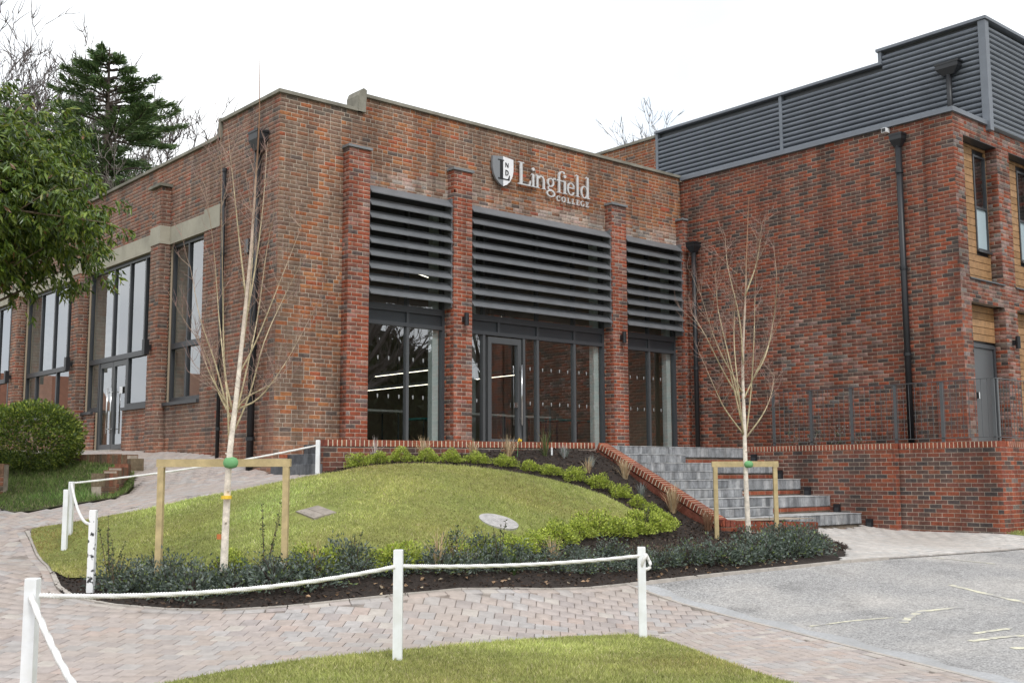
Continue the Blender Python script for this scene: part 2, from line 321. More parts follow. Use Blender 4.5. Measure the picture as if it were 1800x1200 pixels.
LAND = [BEDF[-2]]+KTOP[5:]+[(30,8.4),(20.2,8.7),(18.9,8.88),(18.72,10.9),(18.58,11.5),(16.2,11.4),(16.14,10.7)]+[BEDF[-1]]
RGRASS = [(18.75,8.0),(22,7.9),(30,8.0),(30,9.2),(18.75,8.95)]
LGRASS = [(8.0,21.0),(7.98,19.4),(7.62,18.5),(7.25,17.93),(7.02,17.73),(6.20,17.82),(5.78,17.82),(5.51,17.96),(5.4,18.66),(4.6,19.9),(2,21),(2,25),(7.0,25)]

# ------------------------------------------------------------------ ground sheets
gx, gy = np.meshgrid(np.linspace(-14, 39, 107), np.linspace(-6, 40, 93))
V = np.c_[gx.ravel(), gy.ravel(), (H(gx, gy)-.06).ravel()]
nx = 107
V[:, 2] = np.where((V[:, 0] > 9.3) & (V[:, 1] > 13.9), np.minimum(V[:, 2], 1.0), V[:, 2])
F = np.array([(j*nx+i, j*nx+i+1, (j+1)*nx+i+1, (j+1)*nx+i) for j in range(92) for i in range(106)])
# skirt out to the horizon, folded into the same sheet
ring = [j for j in range(nx)]+[nx*j+nx-1 for j in range(1, 93)]+[nx*92+i for i in range(nx-2, -1, -1)]+[nx*j for j in range(91, 0, -1)]
V2 = []
for q in ring:
    x, y, z = V[q]; dx, dy = x-12.5, y-17; L = math.hypot(dx, dy); V2.append((12.5+dx/L*900, 17+dy/L*900, max(z, .5)+1))
F2 = np.array([(ring[i], len(V)+i, len(V)+(i+1) % len(ring), ring[(i+1) % len(ring)]) for i in range(len(ring))])
g = obj('ground', mesh_np('ground', np.vstack([V, V2]), np.vstack([F, F2]), M['earth'], smooth=True)); tag(g, kind='structure')
tag(sheet('paving_bed', PAVE, -.012, .5, M['joint']), kind='structure')
tag(sheet('landing_bed', LAND, -.012, .4, M['joint']), kind='structure')
tag(sheet('car_park_asphalt', ASPH, -.02, .5, M['asphalt']), kind='structure')
_ae = smooth_poly(AEDGE, 2, False); _nn = []
for i in range(len(_ae)):
    d = _ae[min(i+1, len(_ae)-1)]-_ae[max(i-1, 0)]; d /= np.linalg.norm(d); _nn.append(np.array([-d[1], d[0]]))
_nn = np.array(_nn); _wv = .30+.05*np.sin(np.arange(len(_ae))*1.7)
tag(sheet('gutter_strip', np.vstack([(_ae+_nn*.02)[2:], (_ae+_nn*_wv[:, None])[2:][::-1]]), -.015, .2, M['gutter']), kind='structure')
tag(sheet('planting_bed', BED, .004, .3, M['soil']), kind='structure')
SL, SF = smooth_poly(LAWN, 1), smooth_poly(FLAWN, 2)
lawn = tag(sheet('lawn', SL, .022, .25, M['turf']), kind='structure')
flawn = tag(sheet('front_lawn', SF, .022, .25, M['turf']), kind='structure')
tag(sheet('side_grass', LGRASS, .01, .3, M['turf_rough']), kind='structure')
tag(sheet('verge_grass', RGRASS, .01, .4, M['turf']), kind='structure')

# ------------------------------------------------------------------ piece builder (bricks, pavers, blocks)
def axes_mesh(hu, hn, hw, ch):
    """local x = length, y = -outward normal, z = height, chamfered front"""
    b = [(-hu, hn, -hw), (hu, hn, -hw), (hu, hn, hw), (-hu, hn, hw)]
    m = [(x, -hn+ch, z) for x, y, z in b]
    f = [(x-math.copysign(ch, x), -hn, z-math.copysign(ch, z)) for x, y, z in b]
    return b+m+f
PF = [(0,1,5,4),(1,2,6,5),(2,3,7,6),(3,0,4,7),(4,5,9,8),(5,6,10,9),(6,7,11,10),(7,4,8,11),(8,9,10,11)]
PFA = np.array(PF)
class Pieces:
    """p = (centre, u, n, w, hu, hn, hw, colour)"""
    def __init__(s, name, m, ch=.003): s.name = name; s.m = m; s.ch = ch; s.p = []; s.cache = {}
    def add(s, c, u, n, w, hu, hn, hw, col, owner=None): s.p.append((np.asarray(c, float), np.asarray(u, float), np.asarray(n, float), np.asarray(w, float), hu, hn, hw, tuple(col), owner))
    def single(s, p, parent):
        c, u, n, w, hu, hn, hw, col, ow = p
        k = (round(hu, 3), round(hn, 3), round(hw, 3), tuple(round(x, 3) for x in col))
        me = s.cache.get(k)
        if me is None:
            me = mesh_np(s.name, axes_mesh(k[0], k[1], k[2], s.ch), PF, s.m, np.array(col)); s.cache[k] = me
        mw = Matrix(((u[0], -n[0], w[0], c[0]), (u[1], -n[1], w[1], c[1]), (u[2], -n[2], w[2], c[2]), (0, 0, 0, 1)))
        return obj(s.name, me, ow or parent, mw)
    def flush(s, parent, limit=300, rest='brickwork'):
        def key(p):
            d = p[0]-EYE; dist = np.linalg.norm(d); fwd = d @ np.array(fw); lat = abs(d @ np.array(r2))
            vis = fwd > 1 and lat/max(fwd, .1) < .455 and (p[2] @ d) < 0
            ver = (d @ np.array(u2))/max(fwd, .1)
            return (0 if vis and abs(ver) < .3 else 1, dist)
        s.p.sort(key=key)
        for p in s.p[:limit]: s.single(p, parent)
        r = s.p[limit:]
        if r:
            C = np.array([p[0] for p in r]); U = np.array([p[1] for p in r]); Nn = np.array([p[2] for p in r]); Wd = np.array([p[3] for p in r])
            h = np.array([p[4:7] for p in r]); col = np.array([p[7] for p in r]); ch = s.ch
            sx = np.array([-1, 1, 1, -1]); sz = np.array([-1, -1, 1, 1])
            V = np.empty((len(r), 12, 3))
            for i in range(4):
                V[:, i] = C+U*(sx[i]*h[:, 0])[:, None]-Nn*h[:, 1][:, None]+Wd*(sz[i]*h[:, 2])[:, None]
                V[:, 4+i] = C+U*(sx[i]*h[:, 0])[:, None]+Nn*(h[:, 1]-ch)[:, None]+Wd*(sz[i]*h[:, 2])[:, None]
                V[:, 8+i] = C+U*(sx[i]*(h[:, 0]-ch))[:, None]+Nn*h[:, 1][:, None]+Wd*(sz[i]*(h[:, 2]-ch))[:, None]
            Fq = (np.arange(len(r))[:, None, None]*12+PFA[None]).reshape(-1, 4)
            o = obj(rest, mesh_np(rest, V.reshape(-1, 3), Fq, s.m, np.repeat(col, 12, 0)), parent); tag(o, kind='stuff')
        s.p = []

# ------------------------------------------------------------------ block paving (herringbone)
PAVC = [((.41,.355,.33),6), ((.425,.365,.335),6), ((.41,.345,.31),5), ((.42,.39,.375),4), ((.38,.355,.345),3), ((.465,.42,.38),2), ((.36,.315,.30),2), ((.44,.355,.315),1.5)]
LANC = [((.50,.47,.44),5), ((.54,.50,.465),4), ((.47,.45,.43),3), ((.56,.53,.5),2)]
def pick(pal):
    return random.choices([c for c, _ in pal], [q for _, q in pal])[0]
def paving(owner, poly, holes, ang, pal, bounds, L=.2, W=.1, borders=(), run=None):
    P = Pieces('paver', M['paver'], .0045)
    ca, sa = math.cos(ang), math.sin(ang); x0, x1, y0, y1 = bounds
    cs = np.array([((x-x0)*ca+(y-y0)*sa, -(x-x0)*sa+(y-y0)*ca) for x, y in ((x0, y0), (x1, y0), (x1, y1), (x0, y1))])
    a0, a1 = int(cs[:, 0].min()/W)-1, int(cs[:, 0].max()/W)+2; b0, b1 = int(cs[:, 1].min()/W)-1, int(cs[:, 1].max()/W)+2
    it = []
    for a in range(a0, a1):
        for b in range(b0, b1):
            r = (a-b) % 4
            if r == 0: it.append(((a+1)*W, (b+.5)*W, 0))
            elif r == 3: it.append(((a+.5)*W, (b+1)*W, 1))
    it = np.array(it); X = x0+it[:, 0]*ca-it[:, 1]*sa; Y = y0+it[:, 0]*sa+it[:, 1]*ca
    if run:
        it = np.array([((a+.5*(b % 2))*run[0], b*run[1], 2) for a in range(int(cs[:, 0].min()/run[0])-1, int(cs[:, 0].max()/run[0])+2) for b in range(int(cs[:, 1].min()/run[1])-1, int(cs[:, 1].max()/run[1])+2)]); X = x0+it[:, 0]*ca-it[:, 1]*sa; Y = y0+it[:, 0]*sa+it[:, 1]*ca; L, W = run
    Q = np.c_[X, Y]; ok = inside(Q, poly)
    for h in holes: ok &= ~inside(Q, h)
    for line, side in borders:
        pp = smooth_poly(line, 2, False); dm = np.full(len(Q), 9.); idx = np.where(ok)[0]
        dm[idx] = np.min(np.hypot(Q[idx][:, None, 0]-pp[None, :, 0], Q[idx][:, None, 1]-pp[None, :, 1]), 1) if len(pp) else 9
        # distance to the polyline itself
        a_, b_ = pp[:-1], pp[1:]; ab = b_-a_; tt = np.clip(np.einsum('ijk,jk->ij', Q[idx][:, None]-a_[None], ab)/np.maximum((ab**2).sum(1), 1e-9), 0, 1)
        dm[idx] = np.min(np.linalg.norm(Q[idx][:, None]-(a_[None]+tt[..., None]*ab[None]), axis=2), 1); ok &= dm > .095
    D = Q[:, 0]*fw.x+Q[:, 1]*fw.y; Lt = Q[:, 0]*rt.x+Q[:, 1]*rt.y
    ok &= (D > 5.5) & (np.abs(Lt) < D*.5+.6)
    Q = Q[ok]; it = it[ok]; Z = H(Q[:, 0], Q[:, 1]); e = .05
    zx = (H(Q[:, 0]+e, Q[:, 1])-Z)/e; zy = (H(Q[:, 0], Q[:, 1]+e)-Z)/e
    for (x, y), (_, __, o_), z, gx_, gy_ in zip(Q, it, Z, zx, zy):
        n = np.array([-gx_, -gy_, 1.])+rng.normal(0, .004, 3); n /= np.linalg.norm(n)
        u = np.array([ca, sa, 0]) if o_ != 1 else np.array([-sa, ca, 0]); u = u-n*(u @ n); u /= np.linalg.norm(u); w_ = np.cross(u, -n)
        P.add((x, y, z-.02+random.uniform(-.0015, .0015)), u, n, w_, L/2-.003, .025, W/2-.003, pick(pal))
    for line, side in borders:
        p = smooth_poly(line, 2, False); seg = np.r_[0, np.cumsum(np.hypot(*np.diff(p, axis=0).T))]; k = int(seg[-1]/.205)
        for i in range(k):
            s0, s1 = seg[-1]*i/k, seg[-1]*(i+1)/k; a = np.array([np.interp(s0, seg, p[:, 0]), np.interp(s0, seg, p[:, 1])]); b = np.array([np.interp(s1, seg, p[:, 0]), np.interp(s1, seg, p[:, 1])])
            d = (b-a)/np.linalg.norm(b-a); q = (a+b)/2+np.array([-d[1], d[0]])*side*.085
            if not inside([q], poly)[0] or any(inside([q], h)[0] for h in holes): continue
            e = .05; z = Hf(*q); n = np.array([-(Hf(q[0]+e, q[1])-z)/e, -(Hf(q[0], q[1]+e)-z)/e, 1.]); n /= np.linalg.norm(n); u = np.array([*d, 0]); u = u-n*(u @ n); u /= np.linalg.norm(u)
            P.add((*q, z-.016), u, n, np.cross(u, -n), np.linalg.norm(b-a)/2-.003, .025, .05, pick(pal))
    P.flush(owner, 300, 'paver_field')
pv = bpy.data.objects.new('paving', None); pv.location = (6, 10, 0); COL.objects.link(pv); tag(pv, kind='structure')
BD = ((AEDGE, -1), (BEDF[:9], -1), (LAWN[:9], 1), ([LAWN[0], LAWN[-1], BEDF[0]], -1))
HB = [(8.35,7.72),(10.4,8.05),(11,2),(6,1),(6,4)]                                  # herringbone apron beside the car park
PATH = [(4,16.85),(5.2,16.75),(5.6,16.75),(9.3,14.9),(9.3,35),(7,35),(4,20)]     # herringbone ramp to the doors
paving(pv, PAVE, [SF, HB, PATH], R(-43), PAVC, (-3, 11, 1, 24), borders=BD[:0]+(BD[1], BD[3]), run=(.168, .225))
pv2 = bpy.data.objects.new('apron_paving', None); pv2.location = (8, 5, 0); COL.objects.link(pv2); tag(pv2, kind='structure')
paving(pv2, [p for p in HB], [SF, ASPH], R(-28), PAVC, (6, 11, 1, 8.2), borders=(BD[0],))
pv3 = bpy.data.objects.new('path_paving', None); pv3.location = (8, 17, 1.5); COL.objects.link(pv3); tag(pv3, kind='structure')
paving(pv3, PAVE, [SF, HB, [(-3,1),(12,1),(12,14.9),(9.3,14.9),(5.6,16.75),(5.2,16.75),(4,16.85),(-3,16.85)]], R(12), PAVC, (3, 10, 14, 35), borders=(BD[2],))
pl = bpy.data.objects.new('landing_paving', None); pl.location = (17, 10, .5); COL.objects.link(pl); tag(pl, kind='structure')
paving(pl, LAND, [], R(-5), LANC, (13.5, 24, 6, 12), borders=((KTOP[5:], 1),))

# ------------------------------------------------------------------ edgings
def edging(name, pts, wd, hgt, top, piece, m):
    root = bpy.data.objects.new(name, None); root.location = (pts[0][0], pts[0][1], Hf(*pts[0])); COL.objects.link(root); tag(root, kind='structure')
    p = smooth_poly(pts, 2, False); seg = np.r_[0, np.cumsum(np.hypot(*np.diff(p, axis=0).T))]
    n = max(1, int(seg[-1]/piece))
    for i in range(n):
        s0, s1 = seg[-1]*i/n+.004, seg[-1]*(i+1)/n-.004
        a = np.array([np.interp(s0, seg, p[:, 0]), np.interp(s0, seg, p[:, 1])]); b = np.array([np.interp(s1, seg, p[:, 0]), np.interp(s1, seg, p[:, 1])])
        d = (b-a)/np.linalg.norm(b-a); q = np.array([-d[1], d[0]])*wd/2; za, zb = Hf(*a), Hf(*b)
        V = []
        for z in (-hgt, top):
            V += [(*(a-q), za+z), (*(b-q), zb+z), (*(b+q), zb+z), (*(a+q), za+z)]
        me = mesh_np('edging_block', V, [(0,3,2,1),(4,5,6,7),(0,1,5,4),(1,2,6,5),(2,3,7,6),(3,0,4,7)], m)
        obj('edging_block', me, root)
edging('bed_edging', [LAWN[0], LAWN[-1]]+BEDF[:9], .055, .1, .012, .6, M['edging'])
edging('kerb', KTOP[:7], .06, .1, .014, .7, M['edging'])
edging('paving_edging', AEDGE, .05, .1, .010, .9, M['edging'])
edging('lawn_edging', LAWN[:9], .05, .1, .006, .8, M['edging'])

# ------------------------------------------------------------------ painted bay markings
def stripe(pts, wd):
    p = np.array(pts, float); p = np.vstack([p[i]+(p[i+1]-p[i])*t for i in range(len(p)-1) for t in np.linspace(0, 1, 8)])
    V, F = [], []
    for i in range(len(p)):
        d = p[min(i+1, len(p)-1)]-p[max(i-1, 0)]; d /= np.linalg.norm(d)+1e-9; q = np.array([-d[1], d[0]])*wd/2*(1+.25*math.sin(i*2.3))
        for s_ in (1, -1): x, y = p[i]+s_*q; V.append((x, y, Hf(x, y)-.016))
        if i: F.append((2*i-2, 2*i-1, 2*i+1, 2*i))
    return obj('road_marking', mesh_np('road_marking', V, F, M['line']))
for pts, wd in (([(13.60,7.23),(13.12,6.09),(12.6,4.9)], .09), ([(10.96,6.37),(11.35,6.52),(11.75,6.60),(12.30,6.42)], .085), ([(10.2,7.0),(10.75,6.83),(11.2,6.62)], .05), ([(10.85,5.56),(11.41,5.45)], .07), ([(10.44,5.38),(10.8,5.3),(11.25,5.12)], .08), ([(10.35,4.93),(10.8,4.7)], .1), ([(15.57,8.54),(15.77,7.70)], .04)):
    tag(stripe(pts, wd), kind='structure')
# ------------------------------------------------------------------ brick palettes
OLD = [((.30,.128,.066),6), ((.265,.122,.072),6), ((.335,.122,.056),5), ((.225,.122,.082),5), ((.335,.10,.052),3), ((.185,.115,.086),3), ((.135,.10,.086),1.5), ((.37,.155,.068),2.5), ((.245,.145,.096),3)]
LEFTB = [((.255,.135,.098),6), ((.225,.132,.105),6), ((.285,.135,.09),4), ((.305,.112,.075),3), ((.185,.125,.105),4), ((.15,.118,.105),2), ((.27,.165,.125),3)]
RED = [((.31,.085,.048),6), ((.275,.09,.056),5), ((.225,.09,.066),4), ((.18,.10,.086),2.5), ((.335,.095,.05),3), ((.135,.098,.09),1.5)]
NEW = [((.25,.080,.050),5), ((.215,.078,.056),5), ((.172,.077,.058),5), ((.124,.076,.064),4), ((.088,.068,.063),2.5), ((.30,.083,.046),3), ((.265,.10,.062),2)]
NEW2 = [((.225,.078,.05),4), ((.195,.078,.058),5), ((.16,.078,.062),6), ((.125,.082,.07),5), ((.09,.072,.068),3), ((.27,.08,.046),2), ((.24,.095,.06),2)]
COP = [((.30,.085,.05),5), ((.335,.10,.055),4), ((.265,.08,.055),3)]
BR = .215; CO = .075
def bloom(c, a): return tuple(round(x*(1-a)+y*a, 2) for x, y in zip(c, (.50,.46,.43)))
def bwall(P, MO, O, u, n, L, z0, z1, pal, holes=(), hdr=0., colfn=None, owner=None, off=0., proud=0.):
    """bricks on the vertical plane through O (x,y), along u for length L, facing n; MO = mortar MB"""
    u = np.array([u[0], u[1], 0.]); n = np.array([n[0], n[1], 0.]); O = np.array([O[0], O[1], 0.]); W_ = np.array([0, 0, 1.])
    if u[0]*(-n[1])-u[1]*(-n[0]) < 0: O = O+u*L; u = -u; holes = [(L-b, L-a, c, d) for a, b, c, d in holes]
    k0 = int(round(z0/CO)); k1 = int(round(z1/CO))
    for k in range(k0, k1):
        za, zb = k*CO, (k+1)*CO; zc = (za+zb)/2
        iv = [(0., L)]
        for a, b, c, d in holes:
            if c < zc < d:
                nv = []
                for s0, s1 in iv:
                    if b <= s0 or a >= s1: nv.append((s0, s1))
                    else:
                        if a > s0: nv.append((s0, a))
                        if b < s1: nv.append((b, s1))
                iv = nv
        for s0, s1 in iv:
            q = [O+u*s0-n*.003, O+u*s1-n*.003]
            MO.add([q[0]+W_*za, q[1]+W_*za, q[1]+W_*zb, q[0]+W_*zb], [(0,1,2,3)])
            x = s0-((k % 2)*.1125+(.05 if hdr and k % 5 == 2 else 0)+off) % .225
            while x < s1-.012:
                ln = .1125 if (hdr and random.random() < hdr) else .225
                a, b = max(x, s0), min(x+ln, s1)
                if s1-b < .03: b = s1
                if b-a > .02:
                    ea = 0 if a <= s0+1e-6 else .005; eb = 0 if b >= s1-1e-6 else .005
                    c = pick(pal)
                    if colfn: c = colfn(c, O+u*((a+b)/2)+W_*zc)
                    pr = random.uniform(0, .0018)+proud
                    P.add(O+u*((a+ea+b-eb)/2)+W_*(zc)-n*(.02-pr), u, n, W_, (b-eb-a-ea)/2, .02, .0325, c, owner)
                x = b
def coping_run(P, a, b, z0, z1, depth, nrm, owner=None, over=.0, MO=None):
    """bricks on edge along a->b (3D), outer face at the line, going back depth"""
    a, b = np.array(a, float), np.array(b, float); L = np.linalg.norm(b-a); d = (b-a)/L; n = np.array([nrm[0], nrm[1], 0.])
    k = int(L/.075); 
    wv = np.cross(n, d); 
    if wv[2] < 0: wv = -wv
    if MO is not None: MO.obox((a+b)/2+wv*((z0+z1)/2)-n*(depth/2-over), d*(L/2-.035), n*(depth/2-.0025), wv*((z1-z0)/2-.003))
    for i in range(k):
        c = a+d*(L*(i+.5)/k)+wv*((z0+z1)/2)-n*(depth/2-over)
        P.add(c, d, n, wv, L/k/2-.0065, depth/2, (z1-z0)/2, pick(COP), owner)

TZ = 2.11        # terrace level
YF, XL, XW = 16.763, 9.26, 19.80
# ================================================================== main building
bld = thing('college_building', (XL, YF, 1.6), 'older brown brick college hall with stepped parapet, louvred bays and shield sign', 'building')
PB = Pieces('brick', M['brick']); mo = MB()
def own(name):       # a wall part that individual bricks hang from
    return name
P1, P2, P3, P4 = (10.55,11.0), (12.92,13.37), (17.27,17.72), (19.62,19.80)
BAYS = [(P1[1], P2[0]), (P2[1], P3[0]), (P3[1], P4[0])]
def oldcol(c, p):
    x, z = p[0], p[2]
    a = 0.
    if x > 11 and 6.6 < z < 7.25: a = max(0, .85*(1-abs(z-6.95)/.35))*random.uniform(.0, 1)     # lime bloom above the louvres
    f = math.sin(x*1.7+1.1*math.sin(z*2.1))+math.sin(z*1.3-x*.6+2)+.6*math.sin(x*3.7+z*2.9)      # firing batches: orange patches, brown patches
    if f > .7 and random.random() < .32: c = random.choice([(.37,.165,.085), (.34,.15,.085), (.39,.17,.08)])
    if f < -.6 and random.random() < .55: c = random.choice([(.235,.145,.10), (.21,.13,.095), (.265,.155,.105)])
    if x < 9.75 and random.random() < .5: c = random.choice([(.205,.135,.10), (.235,.15,.105)])
    if z < 2.3: c = random.choice([(.36,.17,.10), (.30,.145,.09), (.40,.20,.12), c])
    if z > 7.95 and x < 10.9: c = random.choice([(.14,.11,.09), (.19,.12,.09), c, c])
    return bloom(c, a) if a > .04 else c
def leftcol(c, p):
    f = math.sin(p[1]*1.5+math.sin(p[2]*1.9))+math.sin(p[2]*1.4+p[1]*.7)
    if f > .6 and random.random() < .4: c = random.choice([(.315,.145,.095), (.30,.145,.10)])
    if f < -.7 and random.random() < .5: c = random.choice([(.245,.145,.105), (.215,.135,.105)])
    if p[2] < 2.35: c = random.choice([(.36,.18,.12), (.31,.15,.10), c])
    return c
holesF = [(a-XL, b-XL, 2.0, 6.76) for a, b in BAYS]
bwall(PB, mo, (XL, YF), (1, 0), (0, -1), 10.95-XL, 1.35, 8.175, OLD, [], .25, oldcol)
bwall(PB, mo, (10.95, YF), (1, 0), (0, -1), XW-10.95, 1.35, 8.475, OLD, [(a-10.95, b-10.95, 2.0, 6.76) for a, b in BAYS], .2, oldcol)
for a, b in (P1, P2, P3, P4):
    def pc(c, p): return bloom(c, random.uniform(0, .25)) if random.random() < .25 else c
    bwall(PB, mo, (a, YF-.2), (1, 0), (0, -1), b-a, 1.95, 7.425, RED, [], 0, pc, off=.03)
    bwall(PB, mo, (a, YF-.2), (0, 1), (-1, 0), .2 if a == P1[0] else .42, 1.95, 7.425, RED, [], 0, pc, off=.03)
    bwall(PB, mo, (b, YF-.2), (0, 1), (1, 0), .42, 1.95, 7.425, RED, [], 0, pc, off=.03)
# left facade, facing -X
LP = [(21.13, 21.58), (25.50, 25.95), (29.87, 30.32), (34.24, 34.69)]
LB = [(19.60, 21.13), (21.58, 25.50), (25.95, 29.87), (30.32, 34.24)]
ZS, ZH = 3.0, 6.19
lh = [(a-YF, b-YF, ZS, ZH+.35) for a, b in LB]+[(23.25-YF, 24.85-YF, 2.0, ZS+.1)]
bwall(PB, mo, (XL, YF), (0, 1), (-1, 0), 2.19, 1.35, 8.175, LEFTB, [], .15, leftcol)
bwall(PB, mo, (XL, 18.953), (0, 1), (-1, 0), 35-18.953, 1.35, 7.875, LEFTB, [(a-2.19, b-2.19, c, d) for a, b, c, d in lh], .15, leftcol)
for a, b in LP:
    bwall(PB, mo, (XL-.2, a), (0, 1), (-1, 0), b-a, 1.35, 7.35, LEFTB, [(0, 1, 6.19, 6.55)], .1, leftcol)
    bwall(PB, mo, (XL-.2, a), (1, 0), (0, -1), .2, 1.35, 7.35, LEFTB, [(0, 1, 6.19, 6.55)], .1, leftcol)
    bwall(PB, mo, (XL-.2, b), (1, 0), (0, 1), .34, 1.35, 7.35, LEFTB, [(0, 1, 6.19, 6.55)], .1, leftcol)
wallm = mo.build('wall', M['mortar'], bld)
mo2 = MB(); 
# solid backing behind the mortar faces, openings left clear
for x0, x1, z0, z1 in ((XL+.02, 11.0, 1.2, 8.2), (11.0, 12.92, 6.78, 8.45), (12.92, 13.37, 1.2, 8.45), (13.37, 17.27, 6.78, 8.45), (17.27, 17.72, 1.2, 8.45), (17.72, 19.62, 6.78, 8.45), (19.62, 19.9, 1.2, 8.45)):
    mo2.box(x0, x1, YF+.02, YF+.30, z0, z1)
for y0, y1, z0, z1 in ((YF+.31, 19.6, 1.2, 8.0), (19.6, 34.24, 6.5, 7.85), (19.6, 21.13, 1.2, 2.99), (21.13, 21.58, 1.2, 6.5), (21.58, 23.25, 1.2, 2.99), (24.85, 25.5, 1.2, 2.99), (25.5, 25.95, 1.2, 6.5), (25.95, 29.87, 1.2, 2.99), (29.87, 30.32, 1.2, 6.5), (30.32, 34.24, 1.2, 2.99), (34.24, 35, 1.2, 7.85)):
    mo2.box(XL+.02, XL+.30, y0, y1, z0, z1)
mo2.box(XL+.02, 30, 34.9, 35.1, 1.2, 7.85)
mo2.build('inner_wall', M['wall_in'], bld)
PB.flush(wallm, 300)
# copings and caps
c = MB()
def coping(x0, x1, y0, y1, z0, z1): MB().box(x0, x1, y0, y1, z0, z1).build('coping', M['coping'], bld)
coping(XL-.05, 10.93, YF-.05, YF+.33, 8.18, 8.24)
coping(10.97, XW, YF-.05, YF+.33, 8.48, 8.54)
coping(XL-.05, XL+.33, YF+.335, 18.93, 8.18, 8.24)
coping(XL-.05, XL+.33, 18.99, 35, 7.88, 7.94)
sw = MB(); fr = lambda a, b, d: (a, d, b)
sw.prism([(10.83,8.18),(10.98,8.18),(11.0,8.60),(10.93,8.63),(10.86,8.58),(10.82,8.48)], YF-.06, YF+.34, fr); sw.build('coping_scroll', M['coping'], bld)
sw = MB(); fr2 = lambda a, b, d: (d, a, b)
sw.prism([(18.93,8.255),(18.99,8.255),(19.0,8.0),(19.12,7.93),(19.12,7.88),(18.93,7.88)], XL-.06, XL+.34, fr2); sw.build('coping_scroll', M['coping'], bld)
for a, b in (P1, P2, P3): MB().box(a-.03, b+.03, YF-.235, YF+.02, 7.43, 7.475).build('pier_cap', M['slate'], bld)
MB().box(P4[0]-.03, XW-.01, YF-.235, YF+.02, 7.43, 7.475).build('pier_cap', M['slate'], bld)
for a, b in LP:
    MB().box(XL-.27, XL+.02, a-.06, b+.06, 7.36, 7.42).build('pier_cap', M['coping'], bld)
    MB().box(XL-.215, XL+.1, a-.012, b+.012, 6.195, 6.56).build('lintel_block', M['concrete'], bld)
for a, b in LB: MB().box(XL-.012, XL+.30, a-.02, b+.02, 6.192, 6.545).build('lintel', M['concrete'], bld)
MB().box(XL-.014, XL+.2, 18.93, 19.585, 6.195, 6.62).build('lintel_block', M['concrete'], bld)
MB().box(XL+.1, 20.0, YF+.1, 35, 7.35, 7.5).build('roof', M['roof'], bld)
# air bricks
for x, z in ((9.75,1.95),(10.3,1.95)): MB().box(x, x+.215, YF-.008, YF+.01, z-.07, z).build('air_brick', M['terracotta'], bld)
MB().box(14.5, 14.95, YF-.007, YF+.01, 7.66, 7.72).build('old_vent', M['terracotta'], bld)
MB().box(19.1, 19.4, YF-.007, YF+.01, 7.62, 7.70).build('old_vent', M['terracotta'], bld)

# glazing of the front bays
YG = YF+.13
def bar(root, name, x0, x1, z0, z1, y0=YG-.05, y1=YG+.05, m='frame'):
    return MB().box(x0, x1, y0, y1, z0, z1).build(name, M[m], root)
def pane(root, x0, x1, z0, z1, y=YG, m='glass'):
    return obj('pane', mesh_np('pane', [(x0,y,z0),(x1,y,z0),(x1,y,z1),(x0,y,z1)], [(0,1,2,3)], M[m]), root)
MULL = [[12.06], [13.90, 15.33, 16.38], [18.72]]
for bi, (a, b) in enumerate(BAYS):
    root = MB().box(a+.002, b-.002, YG-.045, YG+.045, 6.62, 6.755).build('glazed_bay', M['frame'], bld)
    bar(root, 'frame_jamb', a+.002, a+.06, TZ, 6.62, YG-.055, YG+.055); bar(root, 'frame_jamb', b-.06, b-.002, TZ, 6.62, YG-.055, YG+.055)
    bar(root, 'transom', a+.06, b-.06, 4.33, 4.40, YG-.06, YG+.06); bar(root, 'transom', a+.06, b-.06, 4.60, 4.72, YG-.06, YG+.06)
    bar(root, 'threshold', a+.06, b-.06, TZ, TZ+.06, YG-.05, YG+.05)
    xs = [a+.06]+MULL[bi]+[b-.06]
    ups = [a+.06]+([12.06] if bi == 0 else [14.28, 15.33, 16.38] if bi == 1 else [18.72])+[b-.06]
    for i in range(len(ups)-1):
        l = ups[i]+(.03 if i else 0); r = ups[i+1]-(.03 if i < len(ups)-2 else 0)
        bar(root, 'spandrel_panel', l, r, 4.40, 4.60, YG-.01, YG+.02, 'panel')
        if i: bar(root, 'mullion', ups[i]-.03, ups[i]+.03, 4.40, 4.60)
    for i in range(len(xs)-1):
        l = xs[i]+(.03 if i else 0); r = xs[i+1]-(.03 if i < len(xs)-2 else 0)
        if i: bar(root, 'mullion', xs[i]-.03, xs[i]+.03, TZ+.06, 4.33, m='frame_lt')
        if bi == 1 and i == 1:
            continue
        pane(root, l, r, TZ+.06, 4.33)
    # panes behind the louvres
    ms = [a+.06]+MULL[bi]+[b-.06]
    for i in range(len(ms)-1):
        if i: bar(root, 'mullion', ms[i]-.025, ms[i]+.025, 4.72, 6.62)
        pane(root, ms[i]+.025, ms[i+1]-.025, 4.72, 6.62)
    # pale inner pier seen through the glass
    MB().box(b-.205, b-.062, YG+.07, YG+.20, TZ, 6.6).build('inner_pier', M['pale_in'], bld)
